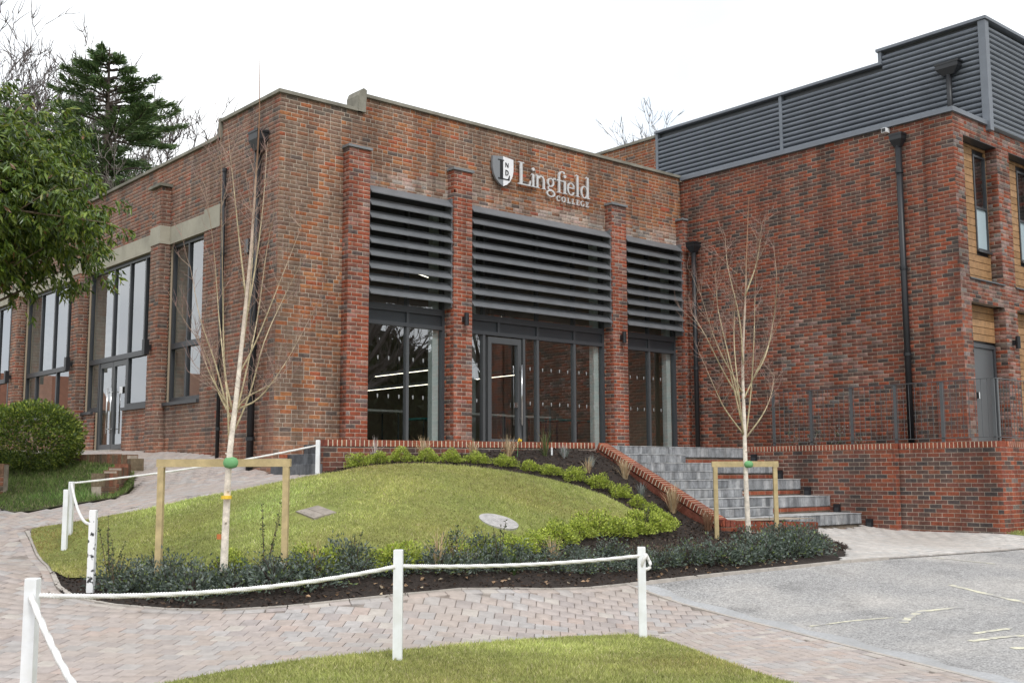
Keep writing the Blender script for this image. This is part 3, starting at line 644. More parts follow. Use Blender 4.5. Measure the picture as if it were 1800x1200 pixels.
# entrance door inside bay 2
dr = MB(); X0, X1 = 13.99, 14.86
dr.box(X0, X0+.09, YG-.06, YG+.04, TZ+.065, 4.30); dr.box(X1-.09, X1, YG-.06, YG+.04, TZ+.065, 4.30); dr.box(X0+.09, X1-.09, YG-.06, YG+.04, 4.18, 4.30); dr.box(X0+.09, X1-.09, YG-.06, YG+.04, TZ+.065, TZ+.18)
door = dr.build('door', M['frame_lt'], bld)
pane(door, X0+.09, X1-.09, TZ+.18, 4.18, YG-.01)
MB().tube([(X1-.045, YG-.13, 2.57), (X1-.045, YG-.13, 3.78)], .018, 10).tube([(X1-.045, YG-.13, 2.7), (X1-.045, YG-.055, 2.7)], .01, 6).tube([(X1-.045, YG-.13, 3.65), (X1-.045, YG-.055, 3.65)], .01, 6).build('pull_handle', M['steel'], door, True)
bar(bld, 'mullion', 14.92, 14.98, TZ+.06, 4.33, m='frame_lt'); pane(bld, 14.98, 15.30, TZ+.06, 4.33)
MB().box(X1-.2, X1-.1, YG-.075, YG-.062, 2.92, 3.02).build('door_plate', M['steel'], door)
# glass markings: little shields in two rows
mk = mesh_np('glass_marking', [(-.016,0,.04),(.016,0,.04),(.013,0,-.01),(0,0,-.04),(-.013,0,-.01)], [(0,1,2,3,4)], M['mark'])
for zr in (3.02, 3.72):
    for a, b in ((11.07,12.02),(12.1,12.8),(13.45,13.85),(15.0,15.3),(15.38,16.33),(16.43,17.1),(17.8,18.68),(18.76,19.5)):
        k = max(1, int((b-a)/.2))
        for i in range(k): obj('glass_marking', mk, bld, Matrix.Translation((a+(b-a)*(i+.5)/k, YG-.004, zr)))
# louvres: nine blades in each bay
bl = [(-.085,-.085), (-.10,-.072), (-.02,.02), (.075,.082), (.085,.07), (.0,-.005)]      # (y,z) section, outer edge low
for a, b in BAYS:
    root = MB().box(a+.004, a+.03, YF-.16, YF+.06, 4.74, 6.86).build('louvre_screen', M['metal'], bld)
    MB().box(b-.03, b-.004, YF-.16, YF+.06, 4.74, 6.86).build('side_plate', M['metal'], root)
    me = MB().prism([(-.118,-.112), (-.121,-.092), (.05,.064), (.072,.066), (.072,.048), (-.02,-.052)], 0, b-a-.062, lambda p, q, d: (d, p, q)).me('louvre_blade', M['metal'])
    for i in range(9): obj('louvre_blade', me, root, Matrix.Translation((a+.031, YF-.10, 6.78-i*.2315)))
# left facade windows
XG = XL+.12
def lbar(root, name, y0, y1, z0, z1, x0=XG-.04, x1=XG+.04, m='frame'): return MB().box(x0, x1, y0, y1, z0, z1).build(name, M[m], root)
def lpane(root, y0, y1, z0, z1): return obj('pane', mesh_np('pane', [(XG,y1,z0),(XG,y0,z0),(XG,y0,z1),(XG,y1,z1)], [(0,1,2,3)], M['glass_l']), root)
for bi, (a, b) in enumerate(LB):
    root = lbar(bld, 'window', a+.003, b-.003, ZH-.07, ZH, XG-.045, XG+.045)
    lbar(root, 'frame_jamb', a+.003, a+.06, ZS+.02, ZH-.07); lbar(root, 'frame_jamb', b-.06, b-.003, ZS+.02, ZH-.07)
    lbar(root, 'transom', a+.06, b-.06, 4.08, 4.19, XG-.05, XG+.05)
    ups = [20.40] if bi == 0 else [a+.06+(b-a-.12)*t for t in ((.215, .43, .66) if bi == 1 else (.25, .5, .75))]
    us = [a+.06]+ups+[b-.06]
    for i in range(len(us)-1):
        if i: lbar(root, 'mullion', us[i]-.03, us[i]+.03, 4.19, ZH-.07)
        lpane(root, us[i]+.03, us[i+1]-.03, 4.19, ZH-.07)
    dd = {1: (23.25, 24.85), 2: (27.6, 29.1)}.get(bi)
    lo = [a+.06, 20.40, b-.06] if bi == 0 else [a+.06, dd[0], dd[1], b-.06] if dd else us
    for i in range(len(lo)-1):
        if i: lbar(root, 'mullion', lo[i]-.04, lo[i]+.04, ZS+.02 if not (bi == 1) else 2.15, 4.08)
        if bi == 1 and i == 1: continue
        lbar(root, 'casement', lo[i]+.04, lo[i+1]-.04, ZS+.02, ZS+.11); lpane(root, lo[i]+.045, lo[i+1]-.045, ZS+.11, 4.06)
    for s0, s1 in (((a, 23.2), (24.9, b)) if bi == 1 else ((a, b),)):
        lbar(root, 'sill', s0, s1, ZS-.045, ZS+.018, XL-.06, XG+.04, 'frame')
    if bi == 1:
        for y0, y1 in ((23.30, 24.04), (24.06, 24.80)):
            d = MB().box(XG-.03, XG+.03, y0, y0+.07, 2.16, 4.07).box(XG-.03, XG+.03, y1-.07, y1, 2.16, 4.07).box(XG-.03, XG+.03, y0+.07, y1-.07, 2.16, 2.27).box(XG-.03, XG+.03, y0+.07, y1-.07, 3.96, 4.07).build('door', M['frame_lt'], bld)
            lpane(d, y0+.07, y1-.07, 2.27, 3.96)
            hy = y1-.1 if y1 < 24.05 else y0+.1
            MB().tube([(XG-.1, hy, 2.5), (XG-.1, hy, 3.5)], .016, 8).tube([(XG-.1, hy, 2.6), (XG-.03, hy, 2.6)], .01, 6).tube([(XG-.1, hy, 3.4), (XG-.03, hy, 3.4)], .01, 6).build('pull_handle', M['steel'], d, True)
        MB().box(XG-.034, XG-.03, 23.5, 23.66, 3.35, 3.5).build('notice', M['sign_w'], bld)
        MB().box(XL-.25, XG, 23.2, 24.9, 2.02, 2.14).build('door_step', M['edging'], bld)
    if bi == 2:
        for y0, z0, s, mm in ((26.35,3.1,.22,'yellow'),(27.9,3.15,.18,'sign_w'),(28.5,3.1,.2,'sign_w'),(27.2,3.1,.17,'yellow')):
            MB().prism([(y0+s/2+s/2*math.cos(t)*(1 if i % 2 else .55), z0+s/2+s/2*math.sin(t)*(1 if i % 2 else .55)) for i, t in enumerate(np.linspace(0, 2*math.pi, 12, endpoint=False))], XG-.045, XG-.042, lambda p, q, d: (d, p, q)).build('window_picture', M[mm], bld)
# pale brick reveals seen obliquely through the left windows
for a, b in LB:
    MB().box(XG+.07, XG+.62, b-.03, b+.20, 2.2, ZH+.3).build('inner_reveal', M['reveal'], bld)
# inside the hall
MB().box(XL+.31, 19.9, YF+.2, 34.8, 1.9, TZ-.004).build('indoor_floor', M['floor_in'], bld)
MB().box(XL+.31, 19.9, YF+.31, 34.8, 6.95, 7.2).build('indoor_ceiling', M['ceil_in'], bld)
MB().box(19.62, 19.9, YF+.32, 34.8, TZ, 6.95).build('indoor_wall', M['wall_in'], bld)
MB().box(13.0, 19.6, 23.6, 23.8, TZ, 6.95).build('indoor_wall', M['wall_in'], bld)
MB().box(15.2, 15.6, 19.2, 19.6, TZ, 6.95).build('indoor_column', M['pale_in'], bld)
MB().box(18.5, 18.8, 18.2, 18.5, TZ, 6.95).build('indoor_column', M['panel'], bld)
def ilamp(a, b, lab):
    a = np.array(a); b = np.array(b); t = thing('pendant_light', tuple((a+b)/2), lab, 'lamp', 'strip lights inside the hall')
    d = (b-a)/2; n = np.array([-d[1], d[0], 0]); n = n/np.linalg.norm(n)*.010
    MB().obox((a+b)/2-np.array([0,0,.02]), d, n, (0,0,.006)).build('diffuser', M['lamp'], t)
    MB().obox((a+b)/2+np.array([0,0,.02]), d, n*1.1, (0,0,.025)).build('housing', M['frame'], t)
    MB().tube([(a+b)/2+np.array([0,0,.05]), (a[0]/2+b[0]/2, a[1]/2+b[1]/2, 6.95)], .006, 5).build('wire', M['black'], t)
LMP = 'glowing linear strip light hanging inside the dark glazed hall'
LMPS = ('long low strip light behind the left glazing, upper of two','long low strip light behind the left glazing, lower of two','strip light seen through the entrance door','short strip light behind the left louvres','short strip light behind the middle louvres','short strip light behind the right louvres','strip light behind the tall left-facade window','strip light behind the narrow left-facade window')
for li_, (a, b) in enumerate((((13.2,17.5,3.67),(13.2,19.6,3.67)), ((13.8,18.5,3.47),(13.8,20.8,3.47)), ((17.2,19.6,3.93),(17.2,21.5,3.93)), ((11.6,20.5,5.6),(12.2,21.1,5.6)), ((14.0,19.2,5.9),(14.6,19.5,5.9)), ((18.3,21.5,5.6),(18.9,21.9,5.6)), ((10.8,22.5,5.6),(11.5,23.9,5.6)), ((10.8,19.8,5.5),(11.5,20.8,5.5)))): ilamp(a, b, LMPS[li_])
for i, (x, y, mm) in enumerate(((14.9,18.5,'pale_top'),(16.3,18.6,'pale_top'),(18.4,19.2,'teal'),(15.6,20.6,'teal'),(12.3,18.6,'pale_top'))):
    t = thing('canteen_table', (x, y, TZ), ('pale' if mm == 'pale_top' else 'teal')+' topped bench table inside, '+('behind the far right glazing','behind the middle of the door bay','behind the right of the door bay','behind the left glazing','deep behind the door bay')[i if 0 else {0: 1, 1: 2, 2: 0, 3: 4, 4: 3}[i]], 'table', 'tables inside the hall')
    MB().box(x-.7, x+.7, y-.35, y+.35, TZ+.72, TZ+.76).build('table_top', M[mm], t)
    for sx in (-.6, .6):
        for sy in (-.28, .28): MB().tube([(x+sx, y+sy, TZ), (x+sx, y+sy, TZ+.72)], .02, 6).build('leg', M['frame'], t)

# ------------------------------------------------------------------ sign (built as letters standing off the wall)
YS = YF-.05
sg = thing('wall_sign', (15.3, YF, 7.3), 'silver raised lettering with split grey and white shield on brick facade', 'sign')
def sfr(a, b, d): return (a, YS-d, b)
class Glyph:
    def __init__(s): s.m = MB(); s.k = 0
    def poly(s, pts, dep=.035):
        ar = sum(pts[i][0]*pts[(i+1) % len(pts)][1]-pts[(i+1) % len(pts)][0]*pts[i][1] for i in range(len(pts)))
        if ar < 0: pts = pts[::-1]
        s.m.prism(pts, dep+s.k*.0006, .0, sfr); s.k += 1
    def rect(s, x0, x1, z0, z1): s.poly([(x0,z0),(x1,z0),(x1,z1),(x0,z1)])
    def stroke(s, pts, ws):
        n = len(pts); L, Rr = [], []
        for i in range(n):
            dx = pts[min(i+1,n-1)][0]-pts[max(i-1,0)][0]; dz = pts[min(i+1,n-1)][1]-pts[max(i-1,0)][1]; l = math.hypot(dx, dz) or 1
            w = (ws[i] if hasattr(ws, '__len__') else ws)/2
            L.append((pts[i][0]-dz/l*w, pts[i][1]+dx/l*w)); Rr.append((pts[i][0]+dz/l*w, pts[i][1]-dx/l*w))
        for i in range(n-1): s.quad(L[i], L[i+1], Rr[i+1], Rr[i])
        s.k += 1
    def quad(s, a, b, c, d):
        pts = [a, b, c, d]; ar = sum(pts[i][0]*pts[(i+1) % 4][1]-pts[(i+1) % 4][0]*pts[i][1] for i in range(4))
        if ar < 0: pts = pts[::-1]
        s.m.prism(pts, .035+s.k*.0006, 0, sfr)
    def ring(s, cx, cz, rx, rz, wx, wz, a0=0, a1=360, n=28):
        for i in range(n):
            t0, t1 = R(a0+(a1-a0)*i/n), R(a0+(a1-a0)*(i+1)/n)
            o = lambda t: (cx+rx*math.cos(t), cz+rz*math.sin(t)); q = lambda t: (cx+(rx-wx)*math.cos(t), cz+(rz-wz)*math.sin(t))
            s.quad(o(t0), o(t1), q(t1), q(t0))
        s.k += 1
    def done(s, name='letter', m='sign', parent=None): return s.m.build(name, M[m], parent or sg)
B0 = 7.47; XH = .275
def serif(g, x, z, w=.09, h=.018): g.rect(x-w/2, x+w/2, z, z+h)
g = Glyph(); g.rect(14.72, 14.785, B0, B0+.47); serif(g, 14.752, B0+.452, .16); g.stroke([(14.67,B0+.012),(14.93,B0+.012)], .026); g.poly([(14.90,B0),(15.0,B0),(15.02,B0+.12),(15.0,B0+.12),(14.965,B0+.03),(14.90,B0+.025)]); g.done()
def letter_i(x):
    g = Glyph(); g.rect(x-.026, x+.026, B0, B0+XH); serif(g, x, B0, .115); g.poly([(x-.06,B0+XH-.03),(x-.026,B0+XH-.02),(x-.026,B0+XH+.012),(x-.03,B0+XH+.012)]); g.ring(x, B0+XH+.10, .036, .036, .036, .036, 0, 360, 14); g.done()
letter_i(15.085)
g = Glyph(); g.rect(15.175, 15.225, B0, B0+XH); serif(g, 15.2, B0, .11); g.poly([(15.14,B0+XH-.03),(15.175,B0+XH-.02),(15.175,B0+XH+.01),(15.17,B0+XH+.01)])
g.ring(15.30, B0+.17, .105, .108, .05, .028, 0, 155, 14); g.rect(15.355, 15.405, B0, B0+.175); serif(g, 15.38, B0, .11); g.done()
g = Glyph(); g.ring(15.575, B0+.18, .10, .095, .042, .022); g.stroke([(15.64,B0+.25),(15.68,B0+.275),(15.72,B0+.27)], [.02,.03,.03]); g.stroke([(15.53,B0+.095),(15.495,B0+.06),(15.52,B0+.025),(15.60,B0+.012),(15.66,B0-.01)], [.02,.03,.035,.04,.04]); g.ring(15.575, B0-.055, .125, .075, .042, .024); g.done()
g = Glyph(); g.rect(15.795, 15.845, B0, B0+.37); serif(g, 15.82, B0, .12); g.rect(15.745, 15.93, B0+XH-.022, B0+XH); g.ring(15.905, B0+.37, .11, .11, .05, .025, 55, 180, 12); g.ring(15.958, B0+.447, .026, .026, .026, .026, 0, 360, 10); g.done()
letter_i(15.985)
g = Glyph(); g.ring(16.165, B0+.137, .115, .140, .045, .022, 20, 330, 28); g.rect(16.085, 16.262, B0+.15, B0+.172); g.done()
g = Glyph(); g.rect(16.335, 16.385, B0, B0+.47); serif(g, 16.36, B0, .115); g.poly([(16.30,B0+.44),(16.335,B0+.45),(16.335,B0+.485),(16.33,B0+.485)]); g.done()
g = Glyph(); g.ring(16.565, B0+.135, .115, .138, .046, .022); g.rect(16.64, 16.69, B0+.0, B0+.47); g.poly([(16.605,B0+.44),(16.64,B0+.45),(16.64,B0+.485),(16.63,B0+.485)]); g.poly([(16.69,B0),(16.73,B0+.012),(16.73,B0+.025),(16.69,B0+.025)]); g.done()
B1 = 7.285; CH = .115
def cap(ch, x):
    g = Glyph()
    if ch == 'C': g.ring(x+.055, B1+CH/2, .055, CH/2+.004, .022, .012, 50, 320, 20); g.rect(x+.085, x+.094, B1+CH*.66, B1+CH)
    if ch == 'O': g.ring(x+.058, B1+CH/2, .058, CH/2+.004, .022, .012)
    if ch == 'L': g.rect(x+.018, x+.04, B1, B1+CH); serif(g, x+.029, B1+CH-.01, .05, .01); g.rect(x, x+.085, B1, B1+.012); g.rect(x+.076, x+.085, B1, B1+.036)
    if ch == 'E': g.rect(x+.018, x+.04, B1, B1+CH); g.rect(x, x+.09, B1, B1+.012); g.rect(x, x+.085, B1+CH-.012, B1+CH); g.rect(x+.04, x+.07, B1+CH*.48, B1+CH*.48+.011); g.rect(x+.082, x+.09, B1, B1+.034); g.rect(x+.077, x+.085, B1+CH-.034, B1+CH)
    if ch == 'G': g.ring(x+.055, B1+CH/2, .055, CH/2+.004, .022, .012, 45, 330, 20); g.rect(x+.08, x+.102, B1, B1+CH*.45); g.rect(x+.066, x+.115, B1+CH*.42, B1+CH*.42+.01)
    g.done()
for ch, x in zip('COLLEGE', (15.74, 15.885, 16.05, 16.185, 16.315, 16.445, 16.60)): cap(ch, x)
# shield
SHX = 14.25
def shield_half(sgn):
    out = [(SHX, 7.96), (SHX+sgn*.275, 7.93), (SHX+sgn*.275, 7.70), (SHX+sgn*.25, 7.58), (SHX+sgn*.18, 7.46), (SHX+sgn*.09, 7.385), (SHX, 7.345)]
    return out
g = Glyph(); g.poly(shield_half(-1), .05); g.done('shield', 'sign_g')
g = Glyph(); g.poly(shield_half(1), .05); g.done('shield', 'sign_w')
def sface(pts, name='emblem_letter', m='sign_k'):
    mm = MB()
    for i, pl_ in enumerate(pts):
        ar = sum(pl_[j][0]*pl_[(j+1) % len(pl_)][1]-pl_[(j+1) % len(pl_)][0]*pl_[j][1] for j in range(len(pl_)))
        if ar < 0: pl_ = pl_[::-1]
        mm.prism(pl_, .056+i*.0005, .05, sfr)
    return mm.build(name, M[m], sg)
r_ = lambda a, b, c, d: [(a,c),(b,c),(b,d),(a,d)]
sface([r_(SHX-.085,SHX-.005,7.50,7.88), r_(SHX-.135,SHX+.02,7.865,7.885), r_(SHX-.135,SHX+.16,7.48,7.505), [(SHX+.09,7.485),(SHX+.165,7.485),(SHX+.175,7.585),(SHX+.155,7.585),(SHX+.13,7.52)]])
sface([r_(SHX+.055,SHX+.07,7.745,7.84), r_(SHX+.125,SHX+.14,7.745,7.84), [(SHX+.055,7.84),(SHX+.08,7.84),(SHX+.14,7.745),(SHX+.115,7.745)]])
dpts = [r_(SHX+.055,SHX+.08,7.575,7.69)]
for i in range(10):
    t0, t1 = R(-90+18*i), R(-72+18*i); f = lambda t, rx, rz: (SHX+.075+rx*math.cos(t), 7.6325+rz*math.sin(t))
    dpts.append([f(t0,.065,.0575), f(t1,.065,.0575), f(t1,.042,.044), f(t0,.042,.044)])
sface(dpts)

# ------------------------------------------------------------------ terrace, steps, retaining walls
MB().prism([(9.95,15.05),(14.3,14.13),(14.45,14.45),(18.6,14.45),(18.6,14.39),(19.79,14.39),(19.79,YF+.15),(9.95,YF+.15)], 1.2, TZ-.004, lambda a, b, d: (a, b, d)).build('terrace', M['edging']); tag(bpy.data.objects['terrace'], kind='structure')
GREY = [((.33,.335,.345),5), ((.29,.295,.305),5), ((.25,.255,.265),3), ((.37,.37,.375),3), ((.21,.215,.225),2)]
st = thing('terraced_steps', (16.4, 12.5, .56), 'wide grey block steps with brick-based seat tiers rising to the glazed entrance', 'steps')
PS = Pieces('step_block', M['block'], .013); PBk = Pieces('brick', M['brick'])
stm = MB().box(14.43, 18.58, 14.40, 14.44, .4, 2.0)
XS0, XS1, XS2 = 14.42, 16.35, 18.598
def setts(x0, x1, y, z0, z1, dep, wd=.118):
    tread_highlight(x0, x1, y, z1, dep); z1 -= .014
    k = max(1, int(round((x1-x0)/wd))); wv = (x1-x0)/k
    for i in range(k):
        PS.add((x0+wv*(i+.5), y+dep/2, (z0+z1)/2+random.uniform(-.001, .001)), (1,0,0), (0,-1,0), (0,0,1), wv/2-.0022, dep/2, (z1-z0)/2-.0005, pick(GREY))
RI = .31; TR = .65
def tread_highlight(x0, x1, y, z1, dep):  # added thin slab, paler than the blocks: painted highlight along each step edge
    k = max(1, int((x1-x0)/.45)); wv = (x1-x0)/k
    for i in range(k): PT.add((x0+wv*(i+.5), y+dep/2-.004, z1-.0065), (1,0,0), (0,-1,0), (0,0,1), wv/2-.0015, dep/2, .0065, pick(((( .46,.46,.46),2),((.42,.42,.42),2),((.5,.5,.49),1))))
PT = Pieces('tread_highlight_slab', M['block'], .003)
for i in range(5):
    z = TZ-RI*i; y = 14.16-TR*i
    dep = .70 if i else .5
    if i < 4:
        setts(XS0, XS1, y, z-RI/2, z, .40 if i else .4); setts(XS0, XS1, y-TR/2, z-RI, z-RI/2, TR/2+.02)
    setts(XS1+.003 if i < 4 else 16.2, XS2, y, z-.20, z, dep)
    x0 = XS1+.003 if i < 4 else 16.2
    bwall(PBk, stm, (x0, y+.02), (1, 0), (0, -1), XS2-x0, round((z-RI)/CO)*CO, round((z-RI)/CO)*CO+.08, COP)
    PBk.p = [p if abs(p[0][1]-(y+.04)) > .01 or True else p for p in PBk.p]
    stm.box(XS0, XS2, y+.05, y+.75 if i else y+.3, z-RI-.3, z-.21)
setts(XS0, 16.195, 14.16-TR*4, TZ-RI*4-.10, TZ-RI*4, .70, .2)
# curved low wall in front of the lowest tier
arc = [(14.30,11.42),(14.6,11.14),(15.0,10.97),(15.5,10.88),(16.0,10.86),(16.22,10.90)]
ap = smooth_poly(arc, 2, False)
fl = []
for i in range(len(ap)-1):
    a, b = ap[i], ap[i+1]; L = np.linalg.norm(b-a); d = (b-a)/L; n = np.array([d[1], -d[0]])
    if n[1] > 0: n = -n
    za = .865-.09*(i/len(ap))
    k = max(1, int(round(L/.075)))
    for j in range(k):
        c = a+d*L*(j+.5)/k
        PBk.add((c[0]-n[0]*.10, c[1]-n[1]*.10, za-.05), (*d, 0), (*n, 0), (0,0,1), L/k/2-.003, .10, .052, pick(COP))
    bwall(PBk, stm, a+n*.0, d, n, L, .30, .75, NEW)
fl = [(x, y) for x, y in ap]+[(16.22,11.6),(14.42,11.6)]
stm.add([(x, y+.02, .855-.001) for x, y in fl], [tuple(range(len(fl)))])
body = stm.build('step_core', M['mortar_new'], st)
PS.flush(st, 300, 'block_field'); PT.flush(st, 300, 'tread_highlight_field'); PBk.flush(body, 300)

def retaining(name, label, loc): 
    return thing(name, loc, label, 'wall')
def newcol(c, p): return c
# wall A
cb0, cb1, cb2 = MB(), MB(), MB()
ra = retaining('retaining_wall', 'red brick retaining wall with small black lights stepping down beside the seat tiers', (18.7, 12.4, .5))
Pw = Pieces('brick', M['brick']); mw = MB()
def rquoin(c, p): return pick(COP) if (p[1] < 11.05 and random.random() < .6) else c
bwall(Pw, mw, (18.60, 10.83), (0, 1), (-1, 0), 3.55, .3, 2.025, NEW2, [], 0, rquoin)
bwall(Pw, mw, (18.60, 10.83), (1, 0), (0, -1), .22, .3, 2.025, NEW2, [], 0, rquoin)
mw.box(18.61, 18.82, 10.84, 14.38, .2, 2.03)
coping_run(Pw, (18.595, 10.83, 2.03), (18.595, 14.38, 2.03), 0, .105, .225, (-1, 0), MO=cb0)
cb0.build('coping_bed', M['mortar_lt'], ra)
b_ = mw.build('wall_core', M['mortar'], ra)
Pw.flush(b_, 300)
for y, z in ((13.94,1.9),(13.33,1.57),(12.70,1.25),(12.06,.94),(11.39,.68)):
    t = thing('step_light', (18.6, y, z), 'small black box light on the retaining wall '+{13.94:'beside the top tier',13.33:'beside the second tier from the top',12.70:'beside the middle tier',12.06:'beside the second lowest tier',11.39:'beside the lowest tier near the paving'}[y], 'light', 'step lights')
    MB().box(18.55, 18.598, y-.065, y+.065, z-.085, z+.085).build('housing', M['black'], t); MB().box(18.545, 18.552, y-.045, y+.045, z-.055, z+.02).build('lens', M['panel'], t)
# wall B
rb = retaining('retaining_wall', 'dark red brick planter wall at right corner below the railing and grey door', (18.9, 9.8, .5))
Pw = Pieces('brick', M['brick']); mw = MB()
def bq(c, p): return pick(COP) if (p[1] < 9.08 and random.random() < .7) else (bloom(c, random.uniform(.1,.4)) if p[0] > 18.9 and p[2] < 1.6 and random.random() < .6 else c)
bwall(Pw, mw, (18.72, 8.93), (0, 1), (-1, 0), 1.9, .3, 2.025, NEW2, [], 0, bq)
bwall(Pw, mw, (18.72, 8.93), (1, 0), (0, -1), 6.0, .3, 2.025, NEW2, [], 0, bq)
mw.box(18.73, 18.94, 8.94, 10.83, .2, 2.03); mw.box(18.94, 24.7, 8.94, 9.15, .2, 2.03)
coping_run(Pw, (18.715, 8.93, 2.03), (18.715, 10.83, 2.03), 0, .105, .225, (-1, 0), MO=cb1); coping_run(Pw, (18.945, 8.925, 2.03), (24.7, 8.925, 2.03), 0, .105, .225, (0, -1), MO=cb1)
cb1.build('coping_bed', M['mortar_lt'], rb)
b_ = mw.build('wall_core', M['mortar'], rb)
Pw.flush(b_, 300)
MB().box(18.83, 25, 9.16, 14.3, 1.0, 2.06).build('planter_soil', M['soil']); tag(bpy.data.objects['planter_soil'], kind='structure')
MB().box(19.3, 25, 9.17, 10.6, 1.9, 2.10).build('walkway', M['edging']); tag(bpy.data.objects['walkway'], kind='structure')
# planter wall behind the lawn + flank wall
rp_ = retaining('planter_wall', 'low brick wall with bright soldier coping behind the lawn, turning down beside the steps', (11.7, 14.6, 1.6))
Pw = Pieces('brick', M['brick']); mw = MB()
A0, B0_ = np.array((9.25, 15.15)), np.array((14.2, 14.10)); dv = (B0_-A0)/np.linalg.norm(B0_-A0); nv = np.array([dv[1], -dv[0]])
Lp = np.linalg.norm(B0_-A0)
bwall(Pw, mw, A0, dv, nv, Lp, 1.35, 2.03, NEW2)
bwall(Pw, mw, A0-nv*.22, nv, -dv, .22, 1.35, 2.03, NEW)
mw.obox(((A0+B0_)/2-nv*.115).tolist()+[1.69], (dv*(Lp/2-.01)).tolist()+[0], (nv*.10).tolist()+[0], (0,0,.345))
coping_run(Pw, (*A0, 2.045), (*B0_, 2.045), 0, .105, .225, nv, over=.005, MO=cb2)
# flank
fa, fb = np.array((14.2, 14.07, 2.055)), np.array((14.2, 11.42, .78))
MB().prism([(14.1,1.3),(14.1,2.045),(11.45,.772),(11.45,.3)], 14.21, 14.40, lambda a, b, d: (d, a, b), (.26,.09,.06)).build('sloping_wall', M['brick'], rp_)
coping_run(Pw, fa, fb, 0, .105, .22, (-1, 0), MO=cb2)
cb2.build('coping_bed', M['mortar_lt'], rp_)
b_ = mw.build('wall_core', M['mortar'], rp_)
Pw.flush(b_, 300)
# side steps by the building corner
ss = thing('side_steps', (9.5, 16, 1.6), 'three dark grey block steps between the building corner and the planter wall', 'steps')
PS = Pieces('step_block', M['block'], .005)
DG = [((.15,.155,.165),4), ((.125,.13,.14),4), ((.18,.185,.19),2)]
for i in range(3):
    x = 9.22+.31*i; z0 = 1.6+.17*i
    k = 12; y0, y1 = 15.18+.03*i-(.07*i), YF-.005
    for j in range(k):
        wv = (y1-y0)/k
        PS.add((x+.25, y0+wv*(j+.5), z0+.085-(.12 if i == 0 else 0)), (0,-1,0), (-1,0,0), (0,0,1), wv/2-.002, .25, .084+(.12 if i == 0 else 0), pick(DG))
PS.flush(ss, 300)

# ------------------------------------------------------------------ right wing
wg = thing('brick_wing', (XW, 10.02, 2.1), 'newer dark red brick wing with timber-clad recesses and grey rooftop screen', 'building')
Pw = Pieces('brick', M['brick']); mw = MB(); YW = 10.02
def wingcol(c, p):
    x, y, z = p
    if abs(y-13.0) < 1.3 and abs(z-3.9) < .9 and random.random() < .35: return bloom(c, random.uniform(.05,.28))
    return c
def qcol(c, p): return pick(RED) if random.random() < .5 else c
def frontcol(c, p): return bloom(c, random.uniform(.05,.35)) if random.random() < .45 else pick(RED) if random.random() < .3 else c
bwall(Pw, mw, (XW, YW+.58), (0, 1), (-1, 0), YF-YW-.58, 1.95, 8.40, NEW, [], 0, wingcol)
bwall(Pw, mw, (XW-.03, YW), (0, 1), (-1, 0), .58, 1.95, 8.40, NEW, [], 0, qcol)
OPN = [(20.15+1.87*i, 21.50+1.87*i) for i in range(4)]
hf = []
for a, b in OPN: hf += [(a-XW+.03, b-XW+.03, 5.24, 8.02), (a-XW+.03, b-XW+.03, 2.0, 4.82)]
bwall(Pw, mw, (XW-.03, YW), (1, 0), (0, -1), 8.4, 1.95, 8.40, NEW, hf, .1, frontcol)
for a, b in OPN:
    for z0, z1 in ((5.25, 8.025), (2.1, 4.80)):
        bwall(Pw, mw, (b, YW), (0, 1), (-1, 0), .25, z0, z1, NEW, [], 0, frontcol)
        bwall(Pw, mw, (a, YW), (0, 1), (1, 0), .25, z0, z1, NEW, [], 0, frontcol)
mw.box(XW+.01, XW+.3, YW+.6, 18.6, 1.2, 8.40)
for a, b in OPN:
    mw.box(a-.01, b+.01, YW+.01, YW+.24, 8.03, 8.40); mw.box(a-.01, b+.01, YW+.01, YW+.24, 4.83, 5.23)
b_ = mw.build('wall', M['mortar_new'], wg); Pw.flush(b_, 300)
MB().box(XW-.02+.35, 28.2, YW+.29, YW+.5, 1.2, 8.40).build('inner_wall', M['wall_in'], wg)
# rear brick block beyond the screen
Pr = Pieces('brick', M['brick']); mr = MB()
bwall(Pr, mr, (21.2, 18.68), (0, 1), (-1, 0), 2.35, 8.1, 10.20, OLD, [], .1); mr.box(21.21, 23.5, 18.69, 21.0, 7, 10.19)
rear = mr.build('rear_block', M['mortar'], wg); Pr.flush(rear, 0, 'rear_brickwork')
MB().box(21.15, 23.5, 18.67, 21.06, 10.20, 10.27).build('coping', M['coping'], wg)
# flashing
MB().box(XW-.07, XW+.3, YW+.585, YF-.06, 8.405, 8.50).build('flashing', M['screen'], wg); MB().box(XW-.09, XW+.3, YW-.05, YW+.58, 8.40, 8.49).build('flashing', M['screen'], wg); MB().box(XW+.30, 28.2, YW-.05, YW+.3, 8.40, 8.49).build('flashing', M['screen'], wg)
MB().box(XW+.3, 28.2, YW+.3, 20, 8.2, 8.35).build('roof', M['roof'], wg)
# rooftop screen
sc_ = thing('rooftop_screen', (20.2, 9.6, 8.35), 'blue-grey horizontal louvred plant screen standing on the brick wing roof', 'screen')
XSn, YSn = 21.2, 10.02
prof = [(-.02,-.058), (-.075,-.03), (-.085,.0), (-.06,.035), (-.0,.05), (0,-.058)]
def slat(u_len, M4, nm='slat'):
    me = MB().prism(prof, 0, u_len, lambda p, q, d: (d, p, q)).me('slat', M['screen']); return obj(nm, me, sc_, M4)
